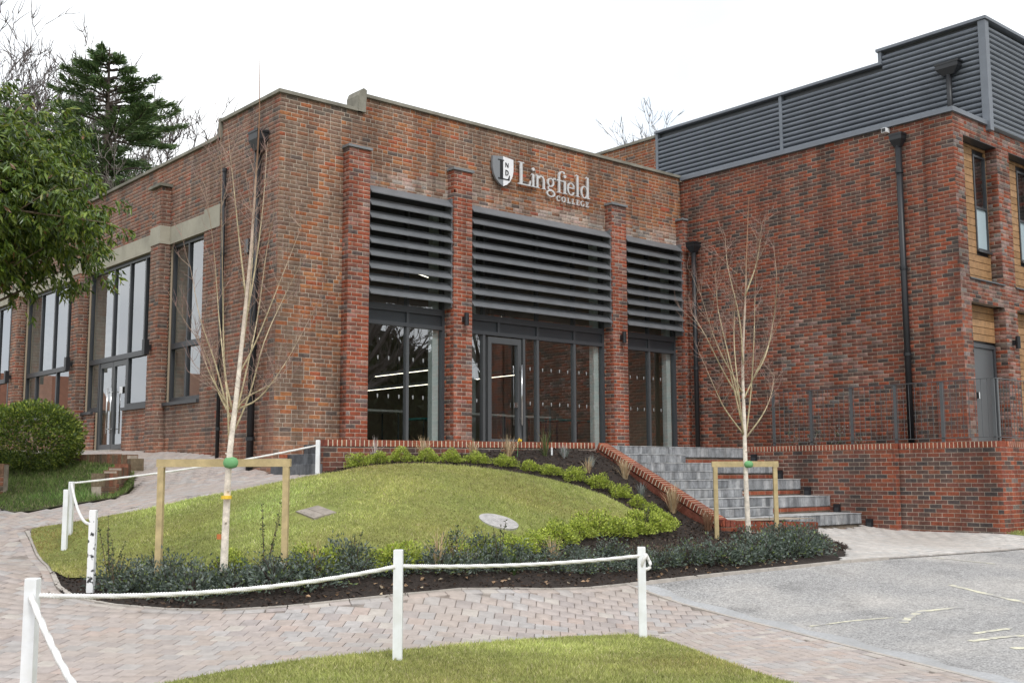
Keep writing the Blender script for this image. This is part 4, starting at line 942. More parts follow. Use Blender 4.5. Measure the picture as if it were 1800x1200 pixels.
# local x along -Y when facing -X : local (x,y,z) -> world
def rotX(x, y0, z): return Matrix(((0,1,0,x),(-1,0,0,y0),(0,0,1,z),(0,0,0,1)))
zz = 8.42; i = 0
while zz < 10.50:
    if zz < 10.20: slat(18.58-14.86, rotX(XSn, 18.58, zz)); slat(14.78-10.08, rotX(XSn, 14.78, zz))
    else: slat(12.2-10.08, rotX(XSn, 12.2, zz))
    slat(7.2, Matrix.Translation((XSn+.06, YSn, zz)))
    zz += .112
for y, z1 in ((18.62, 10.27), (14.82, 10.27)): MB().box(XSn-.09, XSn+.03, y-.04, y+.04, 8.3, z1).build('post', M['screen'], sc_)
MB().box(XSn-.10, XSn+.05, YSn-.10, YSn+.05, 8.3, 10.56).build('post', M['screen'], sc_)
MB().box(XSn-.09, XSn+.05, 12.21, 12.29, 10.28, 10.58).build('post', M['screen'], sc_)
MB().box(XSn-.13, XSn+.1, 12.2, 18.66, 10.27, 10.33).build('top_rail', M['screen'], sc_)
MB().box(XSn-.13, XSn+.1, YSn-.13, 12.32, 10.57, 10.63).build('top_rail', M['screen'], sc_)
MB().box(XSn+.10, 28.3, YSn-.13, YSn+.1, 10.57, 10.63).build('top_rail', M['screen'], sc_)
MB().box(XSn+.06, 28.2, YSn+.03, YSn+.06, 8.3, 10.56).build('backing', M['frame'], sc_); MB().box(XSn+.02, XSn+.05, YSn+.1, 12.2, 8.3, 10.56).build('backing', M['frame'], sc_); MB().box(XSn+.02, XSn+.05, 12.2, 18.6, 8.3, 10.27).build('backing', M['frame'], sc_)
# cladding and openings of the wing front
CLAD = [(.34,.19,.085), (.37,.21,.10), (.31,.17,.072), (.39,.225,.11), (.35,.20,.095)]
YR = YW+.23
for oi, (a, b) in enumerate(OPN):
    # upper recess boards round a narrow window at the right
    wx0, wx1, wz0, wz1 = b-.56, b-.06, 5.92, 7.84
    zb = 5.26
    while zb < 8.0:
        z1 = min(zb+.142, 8.02)
        for x0, x1 in (((a, b),) if (z1 < wz0 or zb > wz1-.02) else ((a, wx0), (wx1, b))):
            if x1-x0 > .03: MB().box(x0+.003, x1-.003, YR, YR+.03, zb, z1-.012, random.choice(CLAD)).build('cladding_board', M['clad'], wg)
        zb += .142
    MB().box(a, b, YR+.031, YR+.05, 2.1, 8.02).build('backing', M['black'], wg)
    wn = MB().box(wx0, wx0+.04, YR-.02, YR+.03, wz0, wz1).box(wx1-.04, wx1, YR-.02, YR+.03, wz0, wz1).box(wx0+.04, wx1-.04, YR-.02, YR+.03, wz1-.04, wz1).box(wx0+.04, wx1-.04, YR-.02, YR+.03, wz0, wz0+.04).box(wx0+.04, wx1-.04, YR-.02, YR+.03, 6.76, 6.80).build('window', M['frame'], wg)
    obj('pane', mesh_np('pane', [(wx0+.04,YR+.012,6.80),(wx1-.04,YR+.012,6.80),(wx1-.04,YR+.012,wz1-.04),(wx0+.04,YR+.012,wz1-.04)], [(0,1,2,3)], M['glass']), wn)
    obj('pane', mesh_np('pane', [(wx0+.04,YR+.012,wz0+.04),(wx1-.04,YR+.012,wz0+.04),(wx1-.04,YR+.012,6.76),(wx0+.04,YR+.012,6.76)], [(0,1,2,3)], M['frost']), wn)
    MB().box(wx0-.02, wx1+.03, YR-.06, YR-.021, wz0-.04, wz0-.005).build('sill', M['frame'], wn)
    MB().box(a-.02, b+.02, YW-.03, YR, 5.235, 5.262).build('sill', M['frame'], wg)
    MB().box(a, b, YW+.0, YR, 8.022, 8.03).build('soffit', M['frame'], wg)
    zb = 4.12 if oi == 0 else 2.12
    while zb < 4.80:
        MB().box(a+.003, b-.003, YR, YR+.03, zb, min(zb+.142, 4.82)-.012, random.choice(CLAD)).build('cladding_board', M['clad'], wg); zb += .142
    if oi == 0:
        d = MB().box(b-.95, b-.14, YR-.0, YR+.03, 2.12, 3.98).build('door', M['frame_lt'], wg)
        for q in ((b-1.01, b-.955, 2.12, 4.04), (b-.135, b-.07, 2.12, 4.04), (b-.955, b-.135, 3.985, 4.06)): MB().box(q[0], q[1], YR-.03, YR+.03, q[2], q[3]).build('door_frame', M['frame'], wg)
        MB().box(a+.002, b-1.02, YR-.01, YR+.02, 2.12, 4.06).build('side_panel', M['frame_lt'], wg)
        MB().box(b-.90, b-.86, YR-.06, YR-.001, 3.0, 3.12).build('handle', M['steel'], d)

# ------------------------------------------------------------------ wall lamps
def cyl_lamp(x, y, z, label, d=(0, -1)):
    t = thing('wall_lamp', (x, y, z), label, 'lamp', 'up and down wall lamps')
    n = np.array([d[0], d[1], 0.]); c = np.array([x, y, z])
    MB().tube([c+n*.10+np.array([0,0,-.12]), c+n*.10+np.array([0,0,.12])], .045, 14).build('body', M['black'], t)
    MB().obox(c+n*.03, (np.array([-n[1], n[0], 0])*.03), n*.032, (0,0,.05)).build('bracket', M['black'], t)
cyl_lamp(13.15, YF-.205, 4.53, 'black cylinder wall lamp on the brick pier left of the door')
cyl_lamp(17.50, YF-.205, 4.52, 'black cylinder wall lamp on the brick pier right of the door bay')
cyl_lamp(21.75, YW-.005, 4.13, 'black cylinder wall lamp beside the grey door at the right edge')
for i, (a, b) in enumerate(LP[:3]):
    y = (a+b)/2+.05; t = thing('wall_lamp', (XL-.2, y, 4.13), ('black box wall lamp on the nearest pier of the left facade', 'black box wall lamp on the second pier of the left facade', 'black box wall lamp on the pier at the left picture edge')[i], 'lamp', 'box wall lamps on the left facade')
    MB().box(XL-.36, XL-.26, y-.06, y+.06, 3.98, 4.28).build('body', M['black'], t); MB().box(XL-.262, XL-.2, y-.03, y+.03, 4.08, 4.18).build('bracket', M['black'], t)

# ------------------------------------------------------------------ rainwater pipes
def pipe(label, pts, rad, brackets, hopper=None, name='downpipe', hsize=(.13,.09,.2)):
    t = thing(name, tuple(pts[-1]), label, 'pipe')
    MB().tube(pts, rad, 12).build('pipe', M['black'], t, True)
    p0, p1 = np.array(pts[0]), np.array(pts[-1])
    for k in brackets:
        c = p0+(p1-p0)*k; MB().tube([c-np.array([0,0,.03]), c+np.array([0,0,.03])], rad*1.25, 12).build('collar', M['black'], t)
    if hopper is not None:
        hx, hy, hz = hopper; a, b, h = hsize
        V = [(hx-a*.45,hy-b*.5,hz-h),(hx+a*.45,hy-b*.5,hz-h),(hx+a*.45,hy+b*.5,hz-h),(hx-a*.45,hy+b*.5,hz-h)]
        V += [(hx-a,hy-b,hz-h*.45),(hx+a,hy-b,hz-h*.45),(hx+a,hy+b,hz-h*.45),(hx-a,hy+b,hz-h*.45)]
        V += [(hx-a,hy-b,hz),(hx+a,hy-b,hz),(hx+a,hy+b,hz),(hx-a,hy+b,hz)]
        F_ = [(3,2,1,0),(8,9,10,11)]+[(q+i, q+(i+1) % 4, q+4+(i+1) % 4, q+4+i) for q in (0, 4) for i in range(4)]
        obj('hopper', mesh_np('hopper', V, F_, M['black']), t)
        MB().box(hx-a*1.08, hx+a*1.08, hy-b*1.08, hy+b*1.08, hz-.03, hz+.01).build('hopper_rim', M['black'], t)
    return t
pipe('black downpipe with hopper near the corner of the left facade', [(XL-.09,17.36,7.3),(XL-.09,17.40,1.65)], .062, (.15,.42,.62,.9), (XL-.12,17.30,7.58), hsize=(.11,.16,.34))
pipe('thin black downpipe left of the corner hopper pipe on the left facade', [(XL-.06,18.68,7.2),(XL-.06,18.68,1.9)], .035, (.0,.1,.3,.5,.7,.9))
pipe('tall black downpipe with hopper on the red brick wing wall', [(XW-.09,11.12,8.05),(XW-.09,11.12,2.06)], .06, (.1,.42,.7), (XW-.10,11.12,8.2), hsize=(.09,.13,.26))
pipe('black downpipe with hopper in the corner between hall and wing', [(XW-.12,16.3,6.75),(XW-.12,16.3,2.1)], .055, (.3,.6), (XW-.12,16.3,6.86), hsize=(.12,.12,.22))
pipe('dark hopper and short pipe fixed to the rooftop screen', [(XSn-.18,10.68,9.6),(XSn-.18,10.68,8.4)], .055, (.9,), (XSn-.18,10.68,9.85), name='rainwater_hopper', hsize=(.09,.24,.26))
cb = thing('security_camera', (XW, 11.38, 8.3), 'small box camera below the wing parapet beside the tall downpipe', 'camera')
MB().box(XW-.16, XW-.01, 11.33, 11.43, 8.29, 8.38).build('body', M['white'], cb); MB().box(XW-.165, XW-.16, 11.34, 11.42, 8.30, 8.37).build('lens', M['black'], cb)
al = thing('conduit', (XL-.01, 17.75, 5.6), 'small grey junction box with cable on the left facade near the corner', 'box')
MB().box(XL-.07, XL-.001, 17.68, 17.82, 5.5, 5.75).build('housing', M['panel'], al); MB().tube([(XL-.012,17.75,5.5),(XL-.012,17.75,4.6)], .008, 6).build('cable', M['black'], al)

# ------------------------------------------------------------------ railing
rl = thing('railing', (18.78, 11, 2.1), 'dark metal railing with thin upright bars on top of the brick retaining walls', 'railing')
RX, RY, RZ = 18.78, 9.02, 3.22
for y in (13.58, 12.70, 11.80, 10.89, 9.98, 9.04): MB().box(RX-.012, RX+.012, y-.03, y+.03, 2.06, RZ-.012).build('post', M['frame_lt'], rl)
MB().box(RX-.02, RX+.02, RY, 13.6, RZ-.012, RZ).build('top_rail', M['frame_lt'], rl); MB().box(RX-.012, RX+.012, RY, 13.6, 2.20, 2.212).build('bottom_rail', M['frame_lt'], rl)
MB().box(RX+.02, 23.5, RY-.02, RY+.02, RZ-.012, RZ).build('top_rail', M['frame_lt'], rl); MB().box(RX+.02, 23.5, RY-.012, RY+.012, 2.20, 2.212).build('bottom_rail', M['frame_lt'], rl)
bm_ = MB().tube([(0,0,2.212),(0,0,RZ-.012)], .005, 5).me('baluster', M['frame_lt'])
y = 9.14
while y < 13.55: obj('baluster', bm_, rl, Matrix.Translation((RX, y, 0))); y += .113
x = 18.9
while x < 22.5:
    if abs((x-18.9) % .94) < .05: MB().box(x-.03, x+.03, RY-.012, RY+.012, 2.06, RZ-.012).build('post', M['frame_lt'], rl)
    else: obj('baluster', bm_, rl, Matrix.Translation((x, RY, 0)))
    x += .113
# ------------------------------------------------------------------ foliage helpers
def unit(a): return a/(np.linalg.norm(a, axis=-1, keepdims=True)+1e-9)
def leaf_arrays(P, D, ln, wd, col, fold=.25):
    """one folded leaf (2 quads of 2 tris -> 4 tris) per point"""
    n = len(P); D = unit(D); S = unit(np.cross(D, rng.normal(size=(n, 3)))); U = np.cross(S, D)
    ln = np.broadcast_to(ln, n)[:, None]; wd = np.broadcast_to(wd, n)[:, None]
    V = np.empty((n, 4, 3)); V[:, 0] = P; V[:, 1] = P+D*ln*.45+S*wd*.5+U*wd*fold; V[:, 2] = P+D*ln-U*wd*fold*.6; V[:, 3] = P+D*ln*.45-S*wd*.5+U*wd*fold
    F = np.arange(n)[:, None, None]*4+np.array([[0, 2, 1], [0, 3, 2]])[None]
    return V.reshape(-1, 3), F.reshape(-1, 3), np.repeat(col, 4, 0)
def colmix(n, pal, jit=.12):
    cs = np.array([c for c, _ in pal]); w_ = np.array([q for _, q in pal], float); i = rng.choice(len(cs), n, p=w_/w_.sum())
    return np.clip(cs[i]*(1+rng.normal(0, jit, (n, 1))), .004, 1)
def blades(poly, dens, h0, h1, wd, pal, name, lean=.5, mask=None, patch=.11):
    poly = np.array(poly); x0, y0 = poly.min(0); x1, y1 = poly.max(0); n = int((x1-x0)*(y1-y0)*dens)
    Q = np.c_[rng.uniform(x0, x1, n), rng.uniform(y0, y1, n)]; Q = Q[inside(Q, poly)]
    if mask is not None: Q = Q[mask(Q)]
    n = len(Q); z = H(Q[:, 0], Q[:, 1])+.018; h = rng.uniform(h0, h1, n); a = rng.uniform(0, 2*math.pi, n); w_ = wd*rng.uniform(.7, 1.3, n)
    # clumpy height and tone
    cl = np.sin(Q[:, 0]*3.1+1.3*np.sin(Q[:, 1]*2.3))+np.sin(Q[:, 1]*4.2+1.7*np.sin(Q[:, 0]*1.9))+.7*np.sin(Q[:, 0]*9.3+Q[:, 1]*7.1)
    h *= 1+.12*cl
    V = np.empty((n, 3, 3)); dx, dy = np.cos(a), np.sin(a); lx, ly = rng.normal(0, lean, n)*h, rng.normal(0, lean, n)*h
    V[:, 0] = np.c_[Q[:, 0]-dx*w_/2, Q[:, 1]-dy*w_/2, z]; V[:, 1] = np.c_[Q[:, 0]+dx*w_/2, Q[:, 1]+dy*w_/2, z]; V[:, 2] = np.c_[Q[:, 0]+lx, Q[:, 1]+ly, z+h]
    bp = rng.uniform([x0, y0], [x1, y1], (70, 2)); bs_ = rng.uniform(.12, .7, 70); ba = rng.normal(0, patch, 70); pf = np.zeros(n)
    for k_ in range(70): pf += ba[k_]*np.exp(-((Q[:, 0]-bp[k_, 0])**2+(Q[:, 1]-bp[k_, 1])**2)/(2*bs_[k_]**2))
    h *= 1+.6*pf; V[:, 2, 2] = z+h
    c = colmix(n, pal, .18)*np.clip(1+pf[:, None]*[.5, 1., .9], .5, 1.6)*(1+.10*cl)[:, None]*(1+.12*np.sin(Q[:, 0]*1.1+2*np.sin(Q[:, 1]*.8))[:, None])
    return obj(name, mesh_np(name, V.reshape(-1, 3), np.arange(3*n).reshape(n, 3), M['grass'], np.repeat(np.clip(c, .005, 1), 3, 0)))
GR = [((.39,.415,.135),5), ((.43,.445,.16),5), ((.325,.36,.11),4), ((.50,.47,.22),2), ((.57,.51,.31),.9)]
GR2 = [((.15,.21,.06),5), ((.19,.25,.075),4), ((.11,.165,.05),4), ((.30,.27,.15),2)]
cov_r = np.array((9.68, 11.43))
def no_covers(Q): return (np.hypot((Q[:, 0]-9.68), (Q[:, 1]-11.43)) > .30) & ~((np.abs(Q[:, 0]-7.61) < .26) & (np.abs(Q[:, 1]-12.62) < .26))
tag(blades(SL, 3400, .018, .040, .010, GR, 'lawn_grass', mask=no_covers), 'short mown yellow-green turf of the raised lawn', 'grass', kind='stuff')
tag(blades(SF, 5200, .018, .042, .008, GR, 'front_grass', patch=.05, mask=lambda Q: (Q @ np.array([fw.x, fw.y]) > 6.5)), 'short mown turf in the foreground by the white posts', 'grass', kind='stuff')
tag(blades(LGRASS, 1500, .03, .08, .014, GR2, 'rough_grass'), 'darker rough grass below the clipped bush at left', 'grass', kind='stuff')
tag(blades(RGRASS, 700, .03, .07, .016, GR, 'verge_blades'), 'strip of grass at the foot of the right-hand wall', 'grass', kind='stuff')

# bark mulch
bedp = np.array(BED); n = 26000
Q = np.c_[rng.uniform(4.2, 16.2, n), rng.uniform(9.4, 15.2, n)]; Q = Q[inside(Q, bedp) & ~inside(Q, SL)]; n = len(Q)
P = np.c_[Q, H(Q[:, 0], Q[:, 1])+rng.uniform(.004, .03, n)]
D = rng.normal(size=(n, 3))*[1, 1, .35]
V_, F_, C_ = leaf_arrays(P, D, rng.uniform(.02, .07, n), rng.uniform(.012, .03, n), colmix(n, [((.05,.033,.025),5), ((.03,.022,.018),5), ((.08,.052,.038),3), ((.13,.09,.065),1)]), .15)
o = obj('bark_mulch', mesh_np('bark_mulch', V_, F_, M['mulch'], C_)); tag(o, 'dark bark mulch covering the planting bed', 'mulch', kind='stuff')

# ------------------------------------------------------------------ shrubs
def ball_mesh(name, n, rx, rz, ln, wd, pal, upb=.5, stems=0, shell=.55, rag=.18, m='leaf', base=.0):
    d = unit(rng.normal(size=(n, 3))); d[:, 2] = np.abs(d[:, 2])*1.0-.15; d = unit(d)
    lob = 1+rag*(np.sin(d[:, 0]*5+rng.uniform(0, 6))+np.sin(d[:, 1]*6+rng.uniform(0, 6))*np.sin(d[:, 2]*5+1))
    r = rng.uniform(shell, 1, n)**.7*lob
    P = d*r[:, None]*[rx, rx, rz]; P[:, 2] += base+rz*.15; P[:, 2] = np.maximum(P[:, 2], .01)
    D = d+rng.normal(0, .6, (n, 3))+[0, 0, upb]
    c = colmix(n, pal)
    V, F, C = leaf_arrays(P, D, rng.uniform(.7, 1.3, n)*ln, rng.uniform(.7, 1.3, n)*wd, c)
    return mesh_np(name, V, F, M[m], C)
def twig_mesh(name, n, h, sp, rad, c):
    b = MB()
    for i in range(n):
        a = random.uniform(0, 6.28); s_ = random.uniform(.2, 1)*sp; hh = h*random.uniform(.6, 1)
        b.tube([(0,0,-.03), (math.cos(a)*s_*.5, math.sin(a)*s_*.5, hh*.55), (math.cos(a)*s_, math.sin(a)*s_, hh)], [rad, rad*.7, rad*.3], 3, c)
    return b.me(name, M['bark'])
BOXP = [((.44,.52,.085),5), ((.54,.60,.12),4), ((.30,.38,.06),3), ((.17,.22,.04),3), ((.32,.26,.13),.4)]
box_m = [ball_mesh('foliage', 2200, .21, .19, .026, .016, BOXP, .5, rag=.22) for _ in range(6)]
box_t = [twig_mesh('stem', 7, .2, .14, .006, (.12,.09,.06)) for _ in range(2)]
def place(name, fol, stem, x, y, s, label, cat, group, squash=1., dz=0.):
    t = thing(name, (x, y, Hf(x, y)-.01+dz), label, cat, group); t.rotation_euler.z = random.uniform(0, 6.28); t.scale = (s*random.uniform(.88, 1.15), s*random.uniform(.88, 1.15), s*squash*random.uniform(.75, 1.05))
    for me, nm in ((fol, 'foliage'), (stem, 'stem')):
        if me is None: continue
        o = bpy.data.objects.new(nm, me); COL.objects.link(o); o.parent = t
    return t
BALLS = [(9.52,14.55),(9.80,14.42),(10.12,14.28),(10.50,14.12),(10.86,13.98),(11.30,13.88),(11.70,13.66),(12.02,13.42),(12.33,13.24),(12.62,13.02),(12.93,12.80),(13.14,12.52),(13.24,12.22),(13.27,11.93),(13.18,11.66),(12.95,11.45),(12.62,11.30),(12.22,11.18),(11.85,11.08),(11.50,11.0),(11.12,10.93),(10.72,10.84),(10.2,10.70),(9.72,10.58),(9.25,10.46),(8.7,10.36),(8.05,10.28),(7.3,10.22),(6.6,10.75),(5.95,11.5)]
for i, (x, y) in enumerate(BALLS):
    if i > 19: y += .16
    ORD = ('first','second','third','fourth','fifth','sixth','seventh','eighth','ninth','tenth','eleventh','twelfth','thirteenth','fourteenth','fifteenth')
    lab = 'rounded lime green box shrub, %s from the left along the planter wall' % ORD[i] if i < 6 else 'rounded lime green box shrub, %s down the curved row beside the bark bank' % ORD[i-6] if i < 15 else 'lime green box shrub at the front edge of the lawn, %s from the right' % ORD[i-15]
    place('box_shrub', box_m[(i*5+i//3) % 6], box_t[i % 2], x, y, random.uniform(.82, 1.05)*(1 if i < 15 else 1.3), lab, 'shrub', 'box shrubs round the lawn '+('back' if i < 6 else 'right' if i < 15 else 'front'))
DK = [((.115,.15,.12),5), ((.155,.19,.16),4), ((.085,.115,.08),4), ((.235,.265,.24),2), ((.17,.22,.07),2)]
dk_m = [ball_mesh('foliage', 950, .25, .23, .036, .018, DK, .35, shell=.3, rag=.3) for _ in range(5)]
dk_t = [twig_mesh('stem', 14, .30, .22, .005, (.07,.05,.045)) for _ in range(3)]
br_m = [ball_mesh('foliage', 420, .22, .2, .04, .018, [((.13,.09,.07),4), ((.19,.13,.09),3), ((.11,.12,.07),3)], .9, shell=.2, rag=.3) for _ in range(2)]
DKP = []
be = smooth_poly(BEDF[1:], 2, False)
for k, (off, stp) in enumerate(((.48, .46), (.82, .5))):
    seg = np.r_[0, np.cumsum(np.hypot(*np.diff(be, axis=0).T))]; s_ = .25+.1*k
    while s_ < seg[-1]-.3:
        x, y = np.interp(s_, seg, be[:, 0]), np.interp(s_, seg, be[:, 1]); x2, y2 = np.interp(s_+.05, seg, be[:, 0]), np.interp(s_+.05, seg, be[:, 1])
        d = np.array([x2-x, y2-y]); d /= np.linalg.norm(d); nn = np.array([-d[1], d[0]])
        q = np.array([x, y])+nn*(off+random.uniform(-.08, .08))
        if inside([q], bedp)[0] and not inside([q], SL)[0] and not inside([q], [(14.2,11.0),(16.5,10.7),(16.5,12),(14.2,12)])[0]: DKP.append((q[0], q[1], k))
        s_ += stp*random.uniform(.85, 1.2)
cnt = {}
for i, (x, y, k) in enumerate(DKP):
    gap = 11.2 < x < 13.0 and k > 0
    if gap: place('low_shrub', br_m[i % 2], dk_t[i % 3], x, y, random.uniform(.8, 1.0), 'brownish low shrub at the foot of the bark bank, %s from the left' % ORD[cnt.setdefault('b', 0)], 'shrub', 'brown low shrubs'); cnt['b'] += 1; continue
    zone = 'under the left birch' if x < 7.2 else 'behind the right-hand rope' if x < 11 else 'beside the kerb'
    cnt[(zone, k)] = cnt.get((zone, k), 0)+1
    place('low_shrub', dk_m[i % 5], dk_t[i % 3], x, y, random.uniform(.75, 1.1)*(1.3 if x > 12 or x < 7 else 1.05), 'dark grey-green low shrub %s, %s from left, %s row' % (zone, ORD[cnt[(zone, k)]-1], ('front', 'rear')[k]), 'shrub', 'dark shrubs '+zone)
# sapling-like upright shrubs
def upright(x, y, h, label):
    b = MB(); P = []; D = []
    t = thing('upright_shrub', (x, y, Hf(x, y)-.01), label, 'shrub', 'thin upright shrubs in the front bed')
    for i in range(4):
        a = random.uniform(0, 6.28); s_ = random.uniform(.05, .2)*h; hh = h*random.uniform(.6, 1)
        tip = np.array([math.cos(a)*s_, math.sin(a)*s_, hh]); b.tube([(0,0,0), tip*.5+[0,0,.02], tip], [.006,.004,.002], 4, (.12,.08,.06))
        for k in range(26):
            q = tip*random.uniform(.25, 1); P.append(q); D.append(rng.normal(size=3)+[0,0,.3])
    o = b.build('stem', M['bark']); o.parent = t
    V, F, C = leaf_arrays(np.array(P), np.array(D), .035, .018, colmix(len(P), [((.06,.09,.04),3), ((.10,.13,.05),2)])); o = obj('foliage', mesh_np('foliage', V, F, M['leaf'], C)); o.parent = t
for i, (x, y, h) in enumerate(((6.15,11.25,.95),(4.95,12.6,.85),(4.85,12.2,.6),(7.9,10.1,.55),(8.6,10.15,.6),(12.1,11.0,.5),(6.9,10.6,.5))):
    upright(x, y, h, ('tall thin upright shrub right of the left birch', 'thin upright shrub beside the speckled white post', 'small thin shrub in front of the speckled white post', 'small upright shrub behind the rope just right of the middle post', 'small upright shrub behind the rope halfway to the right post', 'single thin shrub standing at the lawn edge near the right', 'small upright shrub right of the stake frame')[i])
# dry grass tufts
def tuft(x, y, h, n, pal, label, spread=.38, wd=.010, name='grass_tuft', cat='grass tuft'):
    t = thing(name, (x, y, Hf(x, y)-.01), label, cat, None)
    a = rng.uniform(0, 6.28, n); s_ = np.abs(rng.normal(0, spread, n))*h; hh = h*rng.uniform(.45, 1, n); w_ = wd
    V = np.empty((n, 5, 3)); r0 = rng.uniform(0, .05, n); dx, dy = np.cos(a), np.sin(a)
    V[:, 0] = np.c_[dx*r0-dy*w_/2, dy*r0+dx*w_/2, 0*a]; V[:, 1] = np.c_[dx*r0+dy*w_/2, dy*r0-dx*w_/2, 0*a]
    m_ = np.c_[dx*(r0+s_*.4), dy*(r0+s_*.4), hh*.65]
    V[:, 2] = m_+np.c_[dy, -dx, 0*a]*w_*.4; V[:, 3] = m_-np.c_[dy, -dx, 0*a]*w_*.4; V[:, 4] = np.c_[dx*(r0+s_), dy*(r0+s_), hh]
    F = (np.arange(n)[:, None, None]*5+np.array([[0,1,2],[0,2,3],[3,2,4]])[None]).reshape(-1, 3)
    o = obj('blades', mesh_np('blades', V.reshape(-1, 3), F, M['dry'], np.repeat(colmix(n, pal), 5, 0))); o.parent = t
DRY = [((.58,.44,.27),3), ((.48,.34,.20),3), ((.66,.54,.36),2)]
SIL = [((.30,.33,.30),3), ((.22,.26,.22),3), ((.38,.38,.38),2)]
for x, y, h, n, pal, lab in ((10.75,14.55,.42,90,DRY,'dry tan grass tuft in front of the second pier'),(9.95,14.75,.5,22,[((.45,.40,.38),1)],'few tall pale dry stalks below the left glazing'),(11.6,14.35,.34,60,DRY,'small dry tuft below the entrance door'),(12.2,14.15,.42,70,DRY,'dry tuft right of the daffodil in the bark bank'),(12.9,14.0,.55,40,[((.12,.16,.06),2),((.25,.22,.12),1)],'green stalky plant against the coping below the glazing'),(13.2,13.85,.26,70,SIL,'silver grey plant at the top of the bark bank'),(13.95,13.15,.40,80,DRY,'straw coloured tuft leaning on the sloping coping'),(14.0,12.15,.55,110,DRY,'large straw tuft low on the sloping coping'),(13.75,12.6,.3,40,SIL,'silver plant in the middle of the bark bank'),(13.5,13.5,.22,60,SIL,'small silver plant beside the top of the sloping coping'),(13.2,13.3,.3,30,DRY,'thin dry stalks in the bark bank'),(13.9,11.35,.45,80,[((.36,.22,.14),2),((.28,.16,.10),2)],'reddish dry tuft at the foot of the sloping coping'),(6.55,10.85,.42,40,DRY,'pale dry tuft right of the left stake frame'),(7.75,10.2,.50,36,DRY,'pale dry tuft behind the middle white post'),(7.95,10.15,.42,26,DRY,'dry stalks right of the tuft behind the middle white post'),(8.7,10.0,.34,40,[((.06,.09,.03),1)],'dark green grass tuft behind the middle rope'),(9.6,10.3,.4,60,DRY,'dry tuft hanging over the shrubs behind the rope'),(12.5,11.55,.2,20,[((.10,.14,.04),1)],'tiny green plant on the lawn near the right')):
    tuft(x, y, h, n, pal, lab)
# daffodil
t = thing('daffodil', (12.35, 14.1, Hf(12.35, 14.1)), 'single yellow daffodil below the coping in the bark bank', 'flower')
b = MB().tube([(12.35,14.1,Hf(12.35,14.1)),(12.36,14.08,Hf(12.35,14.1)+.26)], .005, 5); b.build('stem', M['green'], t)
z_ = Hf(12.35, 14.1)+.27; pz = [(12.36+.045*math.cos(a)*(1 if i % 2 else .45), z_+.045*math.sin(a)*(1 if i % 2 else .45)) for i, a in enumerate(np.linspace(0, 2*math.pi, 12, endpoint=False))]
MB().prism(pz, 14.05, 14.06, lambda a, b_, d: (a, d, b_)).build('petals', M['yellow'], t); MB().tube([(12.36,14.05,z_),(12.36,14.01,z_)], [.014,.02], 8).build('trumpet', M['yellow'], t)
MB_lab = thing('plant_label', (13.05, 14.0, Hf(13.05, 14.0)), 'small white plant label stuck in the bark below the coping', 'label'); MB().box(13.02, 13.06, 13.99, 13.995, Hf(13.05, 14.0), Hf(13.05, 14.0)+.13).build('tag', M['white'], MB_lab)
# small plants in the raised planter under the railing
for i, (y, h) in enumerate(((13.2,.34),(12.75,.42),(12.2,.44),(11.75,.25))):
    t = thing('planter_plant', (18.9, y, 2.06), ('sparse silvery plant', 'tall sparse green plant', 'bushy pale green plant', 'low silvery plant')[i]+' in the raised planter behind the railing, '+('leftmost', 'second from left', 'third from left', 'rightmost')[i], 'plant')
    n = 90; P = np.c_[rng.normal(0, .06, n), rng.normal(0, .09, n), rng.uniform(0, 1, n)**1.3*h]
    V, F, C = leaf_arrays(P, rng.normal(size=(n, 3))+[0, 0, 1.5], .05, .012, colmix(n, SIL+[((.12,.17,.06),4)])); o = obj('foliage', mesh_np('foliage', V, F, M['leaf'], C)); o.parent = t

# ------------------------------------------------------------------ covers in the lawn
def tilt(x, y, dz=.03):
    e = .3; z = Hf(x, y); n = Vector((-(Hf(x+e, y)-Hf(x-e, y))/2/e, -(Hf(x, y+e)-Hf(x, y-e))/2/e, 1.15)).normalized()
    return Matrix.Translation((x, y, z+dz)) @ n.to_track_quat('Z', 'Y').to_matrix().to_4x4()
mc = MB(); ra_ = np.linspace(0, 2*math.pi, 32, endpoint=False)
mc.prism([(.27*math.cos(a), .27*math.sin(a)) for a in ra_], .012, -.05, lambda a, b, d: (a, b, d))
for i in range(-4, 5):
    for j in range(-4, 5):
        if math.hypot(i, j) < 4.3: mc.box(i*.055-.016, i*.055+.016, j*.055-.016, j*.055+.016, .0125, .0145)
o = obj('manhole_cover', mc.me('manhole_cover', M['iron']), None, tilt(9.68, 11.43, .024)); tag(o, 'round pale grey inspection cover set in the lawn', 'manhole cover')
sq = MB().box(-.25, .25, -.16, .16, -.05, .010).box(-.24, .24, -.003, .003, .0105, .014)
for i in range(-2, 3): sq.box(i*.09-.02, i*.09+.02, -.12, -.11, .0105, .0135)
o = obj('drain_cover', sq.me('drain_cover', M['slab']), None, tilt(7.61, 12.62, .024) @ Matrix.Rotation(R(-35), 4, 'Z')); tag(o, 'square stone-coloured drain cover in the left of the lawn', 'drain cover')

